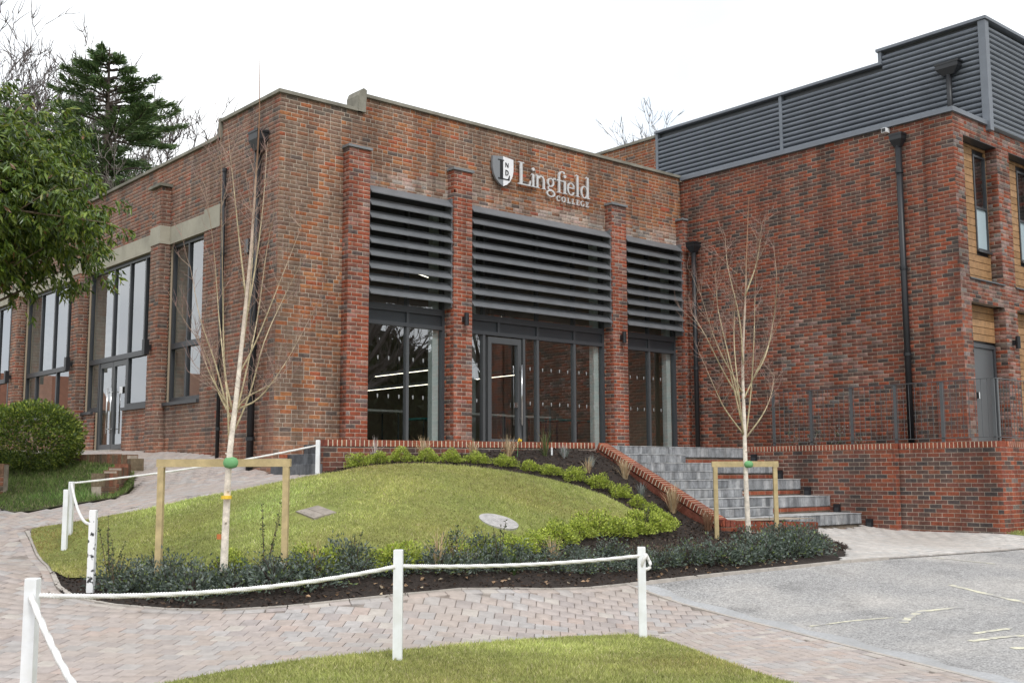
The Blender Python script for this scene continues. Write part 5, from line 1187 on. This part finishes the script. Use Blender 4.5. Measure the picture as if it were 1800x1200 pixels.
# ------------------------------------------------------------------ white posts and ropes
def post(x, y, h, label, sink=.15, wd=.075, rot=R(-41), z=None, m='white', lean=(0, 0)):
    z = Hf(x, y) if z is None else z; t = thing('white_post', (x, y, z), label, 'post', 'white rope posts')
    c, s_ = math.cos(rot)*wd/2, math.sin(rot)*wd/2
    b = MB(); zc = z+h
    q = [(c-(-s_), s_-c), (c+(-s_), s_+c), (-c+(-s_), -s_+c), (-c-(-s_), -s_-c)]
    V = [(x+a, y+b_, z-sink) for a, b_ in q]+[(x+a+lean[0], y+b_+lean[1], zc-.006) for a, b_ in q]+[(x+a*.86+lean[0], y+b_*.86+lean[1], zc) for a, b_ in q]
    F = [(0,1,2,3)[::-1], (8,9,10,11)]+[(k+i, k+(i+1) % 4, k+4+(i+1) % 4, k+4+i) for k in (0, 4) for i in range(4)]
    o = obj('shaft', mesh_np('post_shaft', V, F, M[m]), t)
    return t
post(2.43, 7.44, .92, 'white timber post in the left foreground where two ropes meet')
post(5.385, 7.63, .90, 'white timber post in the middle foreground carrying rope on both sides')
post(8.386, 7.70, .90, 'white timber post in the right foreground at the rope end')
post(5.36, 15.24, .82, 'white post on the lawn at left, front one of a close pair', wd=.062, lean=(.0,.0))
post(5.60, 15.74, .74, 'white post at the path edge at left, rear one of a close pair', wd=.062)
post(9.02, 14.93, .53, 'white post beside the planter wall at the side steps', wd=.062, z=1.6)
post(1.75, 2.3, .9, 'white timber post nearest the camera outside the left corner')
# speckled stump post
sp = bpy.data.materials.new('speckled_white'); sp.use_nodes = True; t_ = sp.node_tree; b_ = t_.nodes['Principled BSDF']; b_.inputs['Roughness'].default_value = .7
g_ = N(t_, 'ShaderNodeNewGeometry'); vm = N(t_, 'ShaderNodeMapping'); vm.inputs['Scale'].default_value = (14, 14, 9); nn_ = N(t_, 'ShaderNodeTexNoise'); nn_.inputs['Scale'].default_value = 1.6; nn_.inputs['Detail'].default_value = 3
rr = N(t_, 'ShaderNodeValToRGB'); rr.color_ramp.elements[0].position = .36; rr.color_ramp.elements[0].color = (.03,.03,.03,1); rr.color_ramp.elements[1].position = .42; rr.color_ramp.elements[1].color = (.8,.8,.8,1)
t_.links.new(g_.outputs['Position'], vm.inputs[0]); t_.links.new(vm.outputs[0], nn_.inputs['Vector']); t_.links.new(nn_.outputs['Fac'], rr.inputs[0]); t_.links.new(rr.outputs[0], b_.inputs['Base Color'])
M['speck'] = sp
post(4.69, 12.47, .90, 'white post speckled with black peeling marks at the bed corner', wd=.072, m='speck')
def rope(a, b, sag, rad, label, twist=True, pts=None):
    a, b = np.array(a), np.array(b); L = np.linalg.norm(b-a); n = max(24, int(L/.02)) if twist else 30
    ts = np.linspace(0, 1, n); c = a[None]+(b-a)[None]*ts[:, None]; c[:, 2] -= sag*4*ts*(1-ts)
    m = MB()
    if twist:
        d = (b-a)/L; p = np.cross(d, [0, 0, 1]); p /= np.linalg.norm(p); q = np.cross(d, p); ph = ts*L/.055*2*math.pi
        for k in range(3):
            e = ph+k*2*math.pi/3; m.tube([c[i]+rad*.48*(math.cos(e[i])*p+math.sin(e[i])*q) for i in range(n)], rad*.62, 6)
    else: m.tube(list(c), rad, 8)
    t = thing('rope', tuple((a+b)/2-[0, 0, sag]), label, 'rope', 'white ropes'); m.build('strand', M['rope'], t, True)
    k0 = c[0]; k1 = c[-1]
    return t
rope((2.46,7.44,.845), (5.36,7.63,.855), .075, .019, 'white twisted rope between the left and middle foreground posts')
rope((5.41,7.63,.855), (8.36,7.70,.79), .035, .019, 'white twisted rope between the middle and right foreground posts')
rope((2.41,7.40,.845), (1.75,2.3,.80), .47, .021, 'white rope sagging from the left foreground post towards the camera')
rope((5.63,15.72,1.50), (9.02,14.93,2.05), .05, .016, 'long white rope rising along the path to the side steps')
rope((5.58,15.70,1.50), (4.70,12.50,1.08), .18, .018, 'short slack white rope from the post pair to the speckled post', False)
for (x, y, z, s) in ((8.41,7.70,.79,1),):
    t = thing('rope_knot', (x, y, z), 'white rope end knotted behind the right foreground post', 'knot'); MB().tube([(x+.05*math.cos(a), y-.04+.02*math.sin(2*a), z-.06+.07*math.sin(a)) for a in np.linspace(0, 6.3, 16)], .017, 7).build('loop', M['rope'], t, True)

# ------------------------------------------------------------------ stakes
def stake_frame(L_, R_, ztop, label, wd=.033):
    L_, R_ = np.array(L_), np.array(R_); d = (R_-L_)/np.linalg.norm(R_-L_); n = np.array([d[1], -d[0]]); mid = (L_+R_)/2
    t = thing('tree_stake', (mid[0], mid[1], Hf(*mid)), label, 'tree stake', 'timber stake frames')
    for q in (L_, R_):
        z0 = Hf(*q)-.15; MB().obox((q[0], q[1], (z0+ztop-.045)/2), (*d*wd, 0), (*n*wd, 0), (0, 0, (ztop-.045-z0)/2)).build('post', M['timber'], t)
    MB().obox((mid[0], mid[1], ztop), (*d*(np.linalg.norm(R_-L_)/2+.05), 0), (*n*.028, 0), (0, 0, .043)).build('crossbar', M['timber'], t)
    return t
stake_frame((5.25,12.0), (6.27,11.04), 1.735, 'pale timber stake frame with crossbar holding the left birch')
stake_frame((13.43,10.80), (14.11,10.21), 1.74, 'pale timber stake frame with crossbar holding the right birch', .03)
for x, y, z, s, lab in ((5.715,11.27,1.735,.84,'green rubber tie wrapped round the left birch at the crossbar'), (13.775,10.44,1.735,.7,'green rubber tie wrapped round the right birch at the crossbar')):
    t = thing('tree_tie', (x, y, z), lab, 'tree tie', 'green tree ties')
    b = MB(); d = np.array([rt.x, rt.y, 0]); f_ = np.array([fw.x, fw.y, 0]); c0 = np.array([x, y, z])
    ring_ = []
    for r_i, (rr_, zz) in enumerate(((.02,-.075),(.075,-.06),(.098,-.02),(.098,.02),(.075,.06),(.02,.078))):
        for a in np.linspace(0, 2*math.pi, 14, endpoint=False): ring_.append(c0+s*(d*rr_*math.cos(a)*1.0+f_*rr_*.75*math.sin(a)+np.array([0,0,zz])))
    Fq = [(k*14+i, k*14+(i+1) % 14, (k+1)*14+(i+1) % 14, (k+1)*14+i) for k in range(5) for i in range(14)]
    obj('pad', mesh_np('pad', np.array(ring_), Fq+[tuple(range(13, -1, -1)), tuple(range(70, 84))], M['green'], smooth=True), t)

# ------------------------------------------------------------------ birches
BIRCH1 = ( [(5.78, 11.5, 0.42), (5.76, 11.43, 1.19), (5.7, 11.27, 1.81), (5.72, 11.18, 2.49), (5.7, 11.02, 3.23), (5.68, 10.86, 4.02), (5.65, 10.73, 4.81), (5.51, 10.42, 5.4), (5.44, 10.33, 6.05)] , [ [(5.72, 11.32, 1.88), (5.6, 11.18, 2.49), (5.84, 11.9, 3.4), (5.77, 11.94, 4.2), (5.57, 11.78, 4.88)],
  [(5.71, 11.26, 2.31), (5.6, 11.24, 2.74), (5.45, 11.03, 3.52), (5.22, 10.63, 4.17), (5.06, 10.38, 5.0)],
  [(5.74, 11.27, 2.06), (5.87, 11.16, 2.5), (5.92, 10.96, 3.05), (6.22, 11.07, 3.6), (6.33, 10.77, 4.09)],
  [(5.74, 11.25, 2.19), (5.79, 11.13, 2.68), (6.02, 11.32, 3.35), (6.14, 11.34, 4.22), (6.08, 10.98, 4.81)],
  [(5.73, 11.12, 3.05), (5.77, 10.94, 3.79), (5.85, 10.93, 4.56), (6.16, 11.44, 5.46)],
  [(5.7, 11.28, 2.19), (5.52, 11.3, 2.8), (5.33, 11.31, 3.29), (5.36, 11.66, 3.91)],
  [(5.73, 11.24, 2.31), (5.87, 10.96, 2.43), (6.02, 10.68, 2.79), (6.35, 10.73, 3.32)],
  [(5.73, 11.05, 3.55), (5.66, 11.1, 4.18), (5.57, 11.1, 4.81), (5.59, 11.31, 5.45)],
  [(5.69, 11.27, 2.31), (5.35, 11.06, 2.65), (5.34, 11.34, 3.04)],
  [(5.72, 11.26, 2.25), (5.76, 11.04, 2.43), (5.73, 10.52, 2.52), (5.86, 10.52, 2.61)],
  [(5.71, 11.27, 2.22), (5.62, 11.41, 2.5), (5.43, 11.37, 2.93), (5.05, 11.13, 3.25)],
  [(5.73, 11.18, 2.68), (5.85, 11.02, 3.05), (5.99, 10.79, 3.67), (6.38, 11.01, 4.4)],
  [(5.73, 11.22, 2.43), (5.79, 11.19, 3.06), (5.82, 11.12, 3.69), (5.98, 11.4, 4.41), (5.82, 11.32, 5.03)] ])
BIRCH2 = ( [(13.9, 10.57, 0.57), (13.79, 10.51, 1.44), (13.71, 10.45, 2.38), (13.66, 10.41, 3.24), (13.6, 10.28, 4.26), (13.5, 10.15, 5.01), (13.49, 10.08, 5.74)] , [ [(13.73, 10.48, 2.13), (13.36, 10.28, 2.87), (13.4, 10.36, 3.56), (13.51, 10.41, 4.09), (12.87, 9.84, 4.63)],
  [(13.75, 10.47, 2.08), (13.76, 10.35, 2.81), (13.55, 10.11, 3.55), (13.72, 10.18, 4.44), (12.91, 9.51, 4.92)],
  [(13.74, 10.47, 2.11), (13.82, 10.2, 2.46), (14.04, 10.19, 2.77), (14.4, 10.37, 3.1)],
  [(13.73, 10.47, 2.17), (13.28, 10.46, 2.54), (13.03, 10.46, 2.87), (12.99, 10.6, 3.21)],
  [(13.75, 10.32, 2.98), (13.82, 10.11, 3.35), (14.18, 10.22, 3.87), (13.83, 9.87, 4.41), (13.89, 9.95, 5.03)],
  [(13.64, 10.47, 2.64), (13.35, 10.44, 3.39), (13.45, 10.69, 4.12), (13.38, 10.66, 4.64)],
  [(13.63, 10.47, 2.72), (13.37, 10.57, 3.15), (12.82, 10.43, 3.61), (13.1, 10.92, 4.03)],
  [(13.63, 10.38, 3.23), (13.61, 10.41, 3.93), (13.57, 10.57, 4.73), (13.83, 10.81, 5.25)],
  [(13.58, 10.27, 4.26), (13.71, 10.13, 4.78), (13.6, 9.93, 5.34)],
  [(13.68, 10.48, 2.38), (13.43, 10.46, 3.06), (13.14, 10.38, 3.54)],
  [(13.68, 10.42, 2.72), (13.96, 10.32, 3.25), (13.85, 9.84, 3.89)],
  [(13.66, 10.43, 2.81), (13.27, 10.56, 3.48), (12.96, 10.61, 4.24)] ])

def catmull(pts, n=5):
    p = [np.array(q, float) for q in pts]; p = [2*p[0]-p[1]]+p+[2*p[-1]-p[-2]]; out = []
    for i in range(1, len(p)-2):
        for k in range(n):
            t = k/n; a, b, c, d = p[i-1], p[i], p[i+1], p[i+2]
            out.append(.5*((2*b)+(-a+c)*t+(2*a-5*b+4*c-d)*t*t+(-a+3*b-3*c+d)*t**3))
    return out+[p[-2]]
BARKW, LIMB, TWIG = (.78,.70,.60), (.52,.44,.28), (.27,.175,.15)
def mixc(a, b, t): return tuple(x*(1-t)+y*t for x, y in zip(a, b))
def birch(data, s, label, base_r):
    trunk, limbs = data; tz = Hf(trunk[0][0], trunk[0][1])
    t = thing('birch_tree', (trunk[0][0], trunk[0][1], tz), label, 'tree', 'young staked birches')
    trunk = [(trunk[0][0], trunk[0][1], tz-.1)]+trunk
    p = catmull(trunk, 6); n = len(p); rad = [base_r*(1-i/(n-1))**1.25+.0028*s for i in range(n)]
    b = MB(); b.tube(p, rad, 9, [mixc(BARKW, (.33,.19,.12), min(1, max(0, (i/n-.45)*2.6))) for i in range(n)])
    for fr in (.12, .2, .27, .33, .37):
        i = int(fr*n); q = np.array(p[i]); a = random.uniform(0, 6.28); dd = np.array([math.cos(a), math.sin(a), .5])
        b.tube([q, q+dd*rad[i]*1.7], [rad[i]*.5, rad[i]*.25], 6, (.66,.58,.48))
    b.build('trunk', M['bark'], t, True)
    li = MB(); tw = MB()
    def twigs(chain, k, ln, lvl):
        for _ in range(k):
            i = random.randint(max(1, len(chain)//4), len(chain)-1); q = chain[i]; d = chain[i]-chain[i-1]; d = d/(np.linalg.norm(d)+1e-6)
            v = unit(d*.8+rng.normal(0, .55, 3)*[1, 1, .5]+[0, 0, .35]); l = ln*random.uniform(.4, 1.1)
            c = [q]
            for j in range(4): v = unit(v+rng.normal(0, .12, 3)+[0, 0, .07]); c.append(c[-1]+v*l/4)
            tw.tube(c, [.0026*s*(1 if lvl else 1.25), .0023*s, .0019*s, .0015*s, .001*s], 3, TWIG if lvl else mixc(TWIG, LIMB, .3))
            if lvl < 1: twigs(c, 4, ln*.5, lvl+1)
    for L_ in limbs:
        c = catmull(L_, 4); m_ = len(c); li.tube(c, [(.0092*(1-i/(m_-1))**1.0+.0021)*s for i in range(m_)], 6, [mixc(LIMB, TWIG, max(0, i/m_*1.3-.45)) for i in range(m_)])
        twigs(c, 11, .50*s, 0)
    twigs([np.array(q) for q in p[n//2:int(n*.8)]], 22, .42*s, 0)
    li.build('limbs', M['bark'], t, True); tag(tw.build('twigs', M['bark'], t), kind='stuff')
birch(BIRCH1, 1.0, 'young white-barked birch at left, staked in the front bed', .050)
birch(BIRCH2, 1.15, 'young multi-stemmed birch at right in front of the wide steps', .050)
for nm, x, y, z, mm, lab in (('tape', 5.72,11.36,1.36,'yellow','yellow tape tied round the left birch trunk'), ('plant_tag', 5.735,11.50,.93,'orange','small orange tag hanging on the left birch trunk')):
    t = thing(nm, (x, y, z), lab, 'tag'); MB().tube([(x, y, z-.018), (x, y, z+.018)], .058, 10).build('band', M[mm], t) if mm == 'yellow' else MB().obox((x-.02, y+.0, z), (.018,-.016,0), (.002,.003,0), (0,0,.028)).build('card', M[mm], t)

# ------------------------------------------------------------------ left evergreen tree with drooping leaves
tx, ty = 4.22, 16.42
lt = thing('evergreen_tree', (tx-1.2, ty-.2, Hf(tx-1.2, ty-.2)), 'glossy broadleaf evergreen tree with drooping leaves at the left edge', 'tree')
b = MB(); b0 = np.array([tx-1.2, ty-.2, Hf(tx-1.2, ty-.2)-.1]); b.tube([b0, b0+[.1,0,1.5], b0+[.3,.1,3], b0+[.5,.1,5.2]], [.16,.13,.1,.04], 9, (.14,.11,.085))
CEN = np.array([tx, ty, 5.45])
cl = []
while len(cl) < 3600:
    d = unit(rng.normal(size=3)); lob = .82+.16*math.sin(d[0]*4+d[2]*5)+.12*math.sin(d[1]*7-d[2]*3)
    r = lob*random.uniform(.45, 1.02); q = CEN+d*r*np.array([2.25, 2.1, 2.0])
    if q[2] < 3.95+.4*math.sin(q[0]*3+q[1]*2)+.35*max(0, q[0]*.755-q[1]*.656+6.6): continue
    cl.append((q, d))
for q, d in cl[::24]:
    s0 = b0+np.array([.25,.05,2.6+random.uniform(0, 2)]); mid = (s0+q)/2+rng.normal(0, .15, 3); b.tube([s0, mid, q], [.035,.02,.006], 5, (.17,.13,.09))
b.build('trunk', M['bark'], lt, True)
PP, DD, LN, WD, CC = [], [], [], [], []
LEAFP = [((.09,.15,.022),5), ((.13,.195,.027),5), ((.185,.245,.034),4), ((.05,.088,.018),5), ((.26,.29,.055),1), ((.20,.10,.045),.3)]
for q, d in cl:
    ax = unit(d+np.array([0, 0, -.25])+rng.normal(0, .35, 3)); k = random.randint(10, 15)
    for j in range(k):
        PP.append(q+ax*(.16*j/k)+rng.normal(0, .02, 3)); a = rng.normal(0, 1, 3); a -= ax*(a @ ax); DD.append(unit(a)*.8+ax*.35+np.array([0, 0, -.85]))
        LN.append(random.uniform(.10, .155)); WD.append(random.uniform(.03, .044))
n = len(PP); V, F, C = leaf_arrays(np.array(PP), np.array(DD), np.array(LN), np.array(WD), colmix(n, LEAFP, .15), .22)
obj('crown', mesh_np('crown', V, F, M['gloss_leaf'], C), lt)

# ------------------------------------------------------------------ clipped bush and stepped walls at left
bx_, by_ = 6.75, 21.2
bs_ = thing('clipped_bush', (bx_, by_, Hf(bx_, by_)), 'large rounded dark green clipped bush with yellow-green tips at left', 'bush')
n = 15000; d = unit(rng.normal(size=(n, 3))); lob = 1+.07*(np.sin(d[:, 0]*6)+np.sin(d[:, 2]*7+d[:, 1]*5)); r = rng.uniform(.72, 1.0, n)*lob
P = np.array([bx_, by_, 2.28])+d*r[:, None]*[1.0, .95, .66]; P = P[P[:, 2] > 1.65]; n = len(P); d = unit(P-np.array([bx_, by_, 2.28]))
c_ = colmix(n, [((.08,.125,.03),4), ((.13,.19,.035),4), ((.21,.27,.045),3), ((.31,.36,.06),2)], .15)
V, F, C = leaf_arrays(P, d+rng.normal(0, .6, (n, 3))+[0, 0, .3], rng.uniform(.045, .08, n), rng.uniform(.025, .04, n), c_); obj('foliage', mesh_np('foliage', V, F, M['leaf'], C), bs_)
MB().tube([(bx_,by_,1.5),(bx_,by_,2.2)], [.06,.04], 7, (.1,.08,.06)).build('stem', M['bark'], bs_)
WOLD = [((.24,.14,.09),4), ((.20,.13,.09),4), ((.27,.12,.075),3), ((.15,.115,.085),3), ((.22,.17,.11),2)]
def lowwall(label, pts, tops, loc):
    t = thing('stepped_brick_wall', loc, label, 'wall'); Pq = Pieces('brick', M['brick'], .005); mm = MB()
    for i in range(len(pts)-1):
        a, b = np.array(pts[i]), np.array(pts[i+1]); L = np.linalg.norm(b-a); d = (b-a)/L; n = np.array([-d[1], d[0]])*-1
        if n @ (-a) < 0: n = -n
        zb = min(Hf(*a), Hf(*b))-.12; zt = tops[i]; k = max(1, int(L/.078))
        for j in range(k):
            c = a+d*L*(j+.5)/k; Pq.add((c[0]-n[0]*.11, c[1]-n[1]*.11, zt-.11), (*d, 0), (*n, 0), (0,0,1), L/k/2-.004, .11, .108, pick(WOLD))
        for q in np.arange(zt-.22-.075, zb, -.075):
            kk = max(1, int(L/.225+.5))
            for j in range(kk):
                c = a+d*L*(j+.5)/kk; Pq.add((c[0]-n[0]*.105, c[1]-n[1]*.105, q+.037), (*d, 0), (*n, 0), (0,0,1), L/kk/2-.005, .105, .0325, pick(WOLD))
        mm.obox(((a+b)/2-n*.11).tolist()+[(zb+zt-.02)/2], (d*(L/2-.004)).tolist()+[0], (n*.098).tolist()+[0], (0,0,(zt-.02-zb)/2))
    core = mm.build('wall_core', M['mortar'], t); Pq.flush(core, 300)
lowwall('old stepped brick edging wall curving down beside the left path', [(7.0,22.1),(7.7,21.7),(8.0,20.48),(8.02,19.85),(7.9,19.35),(7.63,18.80),(7.35,18.36),(7.16,18.08),(6.85,17.92)], [2.02,2.0,1.98,1.90,1.80,1.74,1.69,1.64], (7.6,19.5,1.5))
lowwall('end of an old stepped brick wall at the left picture edge', [(5.1,20.0),(5.45,19.6),(5.78,19.35)], [1.85,1.80], (5.4,19.6,1.4))

# ------------------------------------------------------------------ background trees
def bare_tree(seed, h, spread, levels=5, n0=7, col=(.16,.135,.13), r0=.24):
    rs = random.Random(seed); b = MB(); tr = MB()
    def grow(p, v, l, r, lv):
        c = [p]; k = 5 if lv < 3 else 3
        for j in range(k):
            v = unit(v+np.array([rs.gauss(0, .19), rs.gauss(0, .19), rs.gauss(.10, .1)])); c.append(c[-1]+v*l/k)
        rr_ = [r*(1-.55*j/k) for j in range(k+1)]
        (tr if lv == 0 else b).tube(c, rr_, 7 if lv == 0 else 4 if lv < 3 else 3, col, cap=False)
        if lv >= levels: return
        m_ = n0 if lv == 0 else rs.choice((3, 4, 4, 5)) if lv < 4 else 3
        for q in range(m_):
            i = rs.randint(max(1, k//2), k); a = rs.uniform(0, 6.28); s_ = unit(np.cross(v, [math.cos(a), math.sin(a), .2]))
            grow(c[i], unit(v*1.0+s_*spread*rs.uniform(.6, 1.2)), l*rs.uniform(.48, .72), max(.014, rr_[i]*rs.uniform(.55, .75)), lv+1)
    grow(np.zeros(3), np.array([0, 0, 1.]), h*.42, r0, 0)
    return tr.me('trunk', M['bark']), b.me('branches', M['bark'])
bt = [bare_tree(3, 15, .62, 6, 9, (.14,.12,.115)), bare_tree(11, 12, .7, 6, 9, (.18,.155,.14)), bare_tree(23, 16, .55, 6, 8, (.14,.12,.115))]
def put_bare(k, x, y, z, s, rot, label, grp='bare winter trees'):
    t = thing('bare_tree', (x, y, z), label, 'tree', grp); t.rotation_euler.z = rot; t.scale = (s,)*3
    for me, nm in zip(bt[k], ('trunk', 'branches')): o = bpy.data.objects.new(nm, me); COL.objects.link(o); o.parent = t
put_bare(0, 15.9, 50.6, 2, 1.75, .4, 'tall bare winter tree at the top left corner of the picture')
put_bare(1, 17.2, 44.0, 2, 1.0, 2.0, 'grey bare tree just behind the left parapet, left of the conifer')
put_bare(1, 19.0, 43.6, 2, .86, 4.1, 'grey twiggy bare tree in front of the conifer above the parapet')
put_bare(2, 14.0, 50, 2, 1.5, 3.1, 'bare tree half hidden behind the evergreen at far left')
put_bare(2, 43.4, 45.7, 4, 1.27, 1.1, 'distant bare tree crown above the parapet left of the rooftop screen')
put_bare(0, 50.5, 45.0, 4, .92, 5.2, 'distant bare tree crown nearest the rooftop screen')
put_bare(1, 15.3, 50.2, 3, 1.55, 5.0, 'bare tree crown between the top left corner and the conifer')
# conifer
cf = thing('conifer', (17.3, 46.3, 2.5), 'dark green spreading conifer rising behind the left parapet', 'tree')
HT = 19.9; b = MB().tube([(17.3,46.3,2.4),(17.35,46.3,10),(17.3,46.3,HT)], [.35,.25,.03], 8, (.09,.07,.06)); PP, DD, CC2 = [], [], []
for k in range(200):
    z = 6+(HT-6.2)*(k/200)**.9+random.uniform(-.2, .2); a = random.uniform(0, 6.28)
    ln = (.2+(HT-z)*.88)*random.uniform(.55, 1.15); ln = min(ln, 6.8)
    d = np.array([math.cos(a), math.sin(a), .12+.25*(z-6)/(HT-6)]); c = []
    for j in range(7):
        f = j/6; c.append(np.array([17.3, 46.3, z])+d*ln*f+np.array([0, 0, -.25*ln*f*f+.16*ln*f**4])+rng.normal(0, .03, 3))
    b.tube(c, [.05*(1-j/7)+.008 for j in range(7)], 4, (.09,.07,.06), cap=False)
    m_ = int(70+ln*125)
    for _ in range(m_):
        f = random.uniform(.25, 1)**.7; i = min(5, int(f*6)); q = c[i]+(c[i+1]-c[i])*(f*6-i); sd_ = np.array([-d[1], d[0], 0])*rng.normal(0, .16)*ln*(1.15-f)
        PP.append(q+sd_+[0, 0, rng.normal(0, .05)]); DD.append(d+unit(sd_+1e-3)*.8+[0, 0, rng.normal(-.05, .25)])
n = len(PP); V, F, C = leaf_arrays(np.array(PP), np.array(DD), rng.uniform(.16, .34, n), rng.uniform(.03, .055, n), colmix(n, [((.09,.15,.065),4), ((.125,.195,.075),4), ((.175,.245,.09),3), ((.23,.28,.14),1)], .15), .3)
b.build('trunk', M['bark'], cf); obj('crown', mesh_np('crown', V, F, M['needle'], C), cf)
# trees and houses behind the camera, seen only as reflections in the glazing
for i, (x, y, s, k) in enumerate(((27,-13,1.6,0),(33,-20,1.7,1),(38,-14,1.8,2),(42,-27,1.7,0),(47,-20,1.8,1),(31,-28,1.7,2),(53,-30,1.85,0))):
    put_bare(k, x, y, 0, s, i*1.3, 'bare winter tree behind the camera, mirrored in the left glazing', 'trees behind the camera')
dense = ball_mesh('crown', 9000, 3.2, 4.2, .42, .24, [((.03,.045,.02),4), ((.045,.065,.025),3)], .2, shell=.5, rag=.2)
for i, (x, y, s) in enumerate(((30,-17,1.25),(36,-24,1.6),(43,-21,1.5),(50,-36,2.2),(40,-38,2.0),(27,-22,1.3),(34,-13,1.3),(46,-30,1.9),(31,-30,1.5))):
    t = thing('evergreen_shrub_tree', (x, y, 0), 'dark evergreen behind the camera, mirrored low in the left glazing', 'tree', 'evergreens behind the camera'); t.scale = (s,)*3
    o = bpy.data.objects.new('crown', dense); COL.objects.link(o); o.parent = t
    o = MB().tube([(0,0,-.2),(0,0,2.5)], [.25,.15], 7, (.1,.08,.06)).build('trunk', M['bark']); o.parent = t
for i, (x, y, w_, d_, h_) in enumerate(((-32,84,11,9,5.4),(-19,98,12,9,5.8),(-48,92,11,9,5.4))):
    t = thing('house', (x, y, 1.5), ('red-roofed brick house beyond the path, mirrored in the left windows', 'larger red-roofed house mirrored in the left windows', 'far red-roofed house mirrored in the left windows')[i], 'house')
    MB().box(x, x+w_, y, y+d_, .5, 1.5+h_).build('wall', M['render_wall'], t)
    MB().prism([(y-.5,1.5+h_),(y+d_/2,1.5+h_+3.2),(y+d_+.5,1.5+h_)], x-.4, x+w_+.4, lambda a, b, dd: (dd, a, b)).build('roof', M['tile_roof'], t)
    for kx in range(3):
        for kz in (1.2, 3.6): MB().box(x+1.2+kx*3.4, x+2.6+kx*3.4, y-.06, y-.005, 1.5+kz, 1.5+kz+1.3).build('window', M['white'], t)
# scattered litter and gravel specks
n = 260; Q = np.c_[rng.uniform(5, 15, n), rng.uniform(9.2, 10.4, n)]; Q = Q[inside(Q, bedp)]
P = np.c_[Q, H(Q[:, 0], Q[:, 1])+.03]; V, F, C = leaf_arrays(P, rng.normal(size=(len(P), 3))*[1,1,.3], .06, .035, colmix(len(P), [((.42,.27,.16),2), ((.5,.4,.28),1)])); tag(obj('fallen_leaves', mesh_np('fallen_leaves', V, F, M['leaf'], C)), 'scattered dead leaves along the front edge of the bed', 'leaves', kind='stuff')
